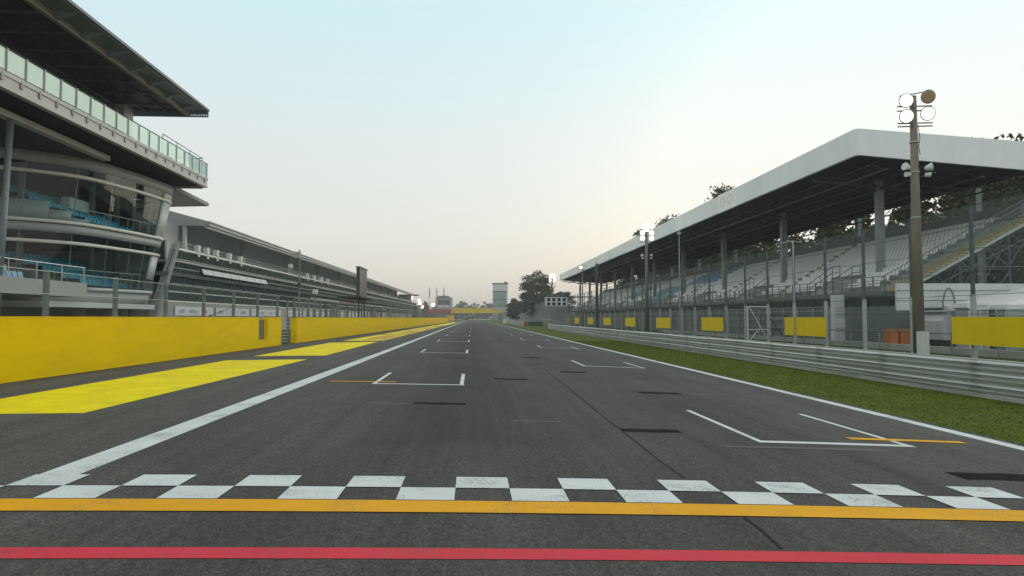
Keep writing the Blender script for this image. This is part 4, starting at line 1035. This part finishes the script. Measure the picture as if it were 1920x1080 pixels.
# ================================================================ TREES
def leaves(g, c, rad, n, size, rng, clumps=40):
    cs = []
    for i in range(clumps):
        while True:
            p = Vector((rng.uniform(-1,1), rng.uniform(-1,1), rng.uniform(-1,1)))
            if .25 < p.length < 1: break
        p *= (.75+.25*rng.random()); cs.append((Vector((c[0]+p.x*rad[0], c[1]+p.y*rad[1], c[2]+p.z*rad[2])), rng.uniform(.16,.34)))
    for i in range(n):
        cc, cr = cs[i % clumps]
        d = Vector((rng.gauss(0,1), rng.gauss(0,1), rng.gauss(0,1)))
        d = d.normalized()*rng.random()**.5*cr*max(rad)*.8
        p = cc+Vector((d.x, d.y, d.z*.7)); a = Vector((rng.gauss(0,1), rng.gauss(0,1), rng.gauss(0,1))).normalized(); b = a.orthogonal().normalized(); e = a.cross(b); s_ = size*rng.uniform(.5,1.3)
        g.add([p-b*s_, p-e*s_*.5, p+b*s_, p+e*s_*.5], [(0,1,2,3)])
def tree(x, y, z0, h, wd, lab, seed, n=5000, size=.3, group=None, m='foliage', name='broadleaf_tree', low=.25):
    rng = random.Random(seed); t = thing(name, (x,y,z0), lab, 'tree', group)
    g = MB(); r = h*.022; g.tube((x,y,z0-.1),(x+.1,y,z0+h*.45),r,r*.7,8); g.tube((x+.1,y,z0+h*.45),(x-.2,y+.1,z0+h*.85),r*.7,r*.15,6)
    for k in range(9):
        a = rng.uniform(0,6.28); zz = z0+h*rng.uniform(.25,.7); ln = wd*rng.uniform(.3,.48)
        g.tube((x,y,zz),(x+ln*math.cos(a),y+ln*math.sin(a),zz+h*.16),r*.35,r*.08,5)
    g.build('trunk', 'bark', t, True)
    g = MB(); leaves(g, (x,y,z0+h*(low+1)/2), (wd/2,wd/2,h*(1-low)/2*.95), n, size, rng, clumps=max(60, n//90)); g.build('crown', m, t)
    return t
tree(25, 268, GR, 20.5, 14.5, 'big rounded tree with sky showing through, left of the far end of the stand', 1, 10000, .45, m='foliage', low=.1)
tree(19, 300, GR, 11, 10, 'lower dark tree at the left foot of the big rounded tree', 2, 6000, .45, low=0)
tree(33, 262, GR, 13, 13, 'dark tree at the right foot of the big rounded tree', 3, 6000, .45, low=0)
tg = 'trees behind the grandstand'
tree(56, 150, GR, 32, 12, 'tall tree whose top shows above the roof near its badge panel', 11, 14000, .45, tg)
tree(54, 188, GR, 31.3, 13, 'tall tree whose top shows above the roof right of the lit lamp cluster', 12, 14000, .45, tg)
tree(52, 205, GR, 30.6, 8, 'small topped tree just left of the tall one above the roof', 13, 9000, .45, tg)
for i, (x, y, h, wd) in enumerate([(49,53,17.6,9),(59,72,23.6,8),(57,76,24.9,6),(63,75,23.6,9),(54,72,18,11),(55,83,18,12),(54,94,18,12),(56,105,19,13),(54,117,18,13),(55,129,18,13),(54,141,18,13),(55,160,19,14),(55,176,19,15),(54,196,19,15),(52,222,18,15)]):
    lab = ['dark leafy tree nearest the open end of the stand', 'tree poking over the roof at the right edge of the photo', 'tree poking over the white roof edge right of the tall light pole', 'tall tree behind the open corner of the stand'][i] if i < 4 else 'dark tree filling the gap between seats and roof, number %s along from the open end' % ['five','six','seven','eight','nine','ten','eleven','twelve','thirteen','fourteen','fifteen'][i-4]
    tree(x, y, GR, h, wd, lab, 20+i, 4600 if i in (0,4) else 8000 if i < 5 else 4300, .32 if i < 5 else .5, tg, low=.05)
# undergrowth behind the stand
g = MB(); rng = random.Random(41)
for i in range(46):
    y = 40+4.2*i+rng.uniform(-1,1); x = 66+rng.uniform(-3,3)+.03*(y-40)
    leaves(g, (x,y,7), (4.5,4.5,8.5), 160 if y < 95 else 300, .55, rng, clumps=24)
tag(g.build('park_wood', 'foliage'), 'dark mass of park trees behind the grandstand', 'wood', kind='stuff')
# far wood
g = MB(); rng = random.Random(77)
for i in range(60):
    x = -95+3.4*i+rng.uniform(-2,2); y = rng.uniform(700,800); h = rng.uniform(14,22)*(1 if x < 60 else .8)
    leaves(g, (x,y,h*.48), (rng.uniform(4,7),6,h*.52), 420, 1.1, rng, clumps=12)
for i in range(70):
    x = -75+2.3*i+rng.uniform(-1,1); leaves(g, (x,650+rng.uniform(-8,8),3.2), (3,3,3.6), 160, .9, rng, clumps=10)
tag(g.build('distant_wood', 'foliage_far'), 'hazy wood closing the view beyond the yellow bridge', 'wood', kind='stuff')
g = MB(); rng = random.Random(78)
for i in range(22):
    x = -75+2.4*i+rng.uniform(-2,2); y = rng.uniform(430,520); h = rng.uniform(8,13)
    leaves(g, (x,y,h*.48), (rng.uniform(3,5),5,h*.52), 320, .8, rng, clumps=12)
tag(g.build('pit_side_wood', 'foliage_far'), 'hazy low trees behind the pit building and the flagpoles', 'wood', kind='stuff')

# ================================================================ HAZE
HZ = .00055
m = bpy.data.materials.new('haze'); m.use_nodes = True; n = m.node_tree.nodes; n.remove(n['Principled BSDF'])
v = n.new('ShaderNodeVolumePrincipled'); v.inputs['Color'].default_value = (.97,.975,.98,1); v.inputs['Density'].default_value = HZ; v.inputs['Anisotropy'].default_value = .2
m.node_tree.links.new(v.outputs[0], n['Material Output'].inputs['Volume']); m.cycles.homogeneous_volume = True if hasattr(m.cycles, 'homogeneous_volume') else None
o = MB().box(-3100,-100,-2,3100,4100,36).build('haze', m); tag(o, 'thin pale evening haze over the whole circuit', 'haze', kind='stuff')
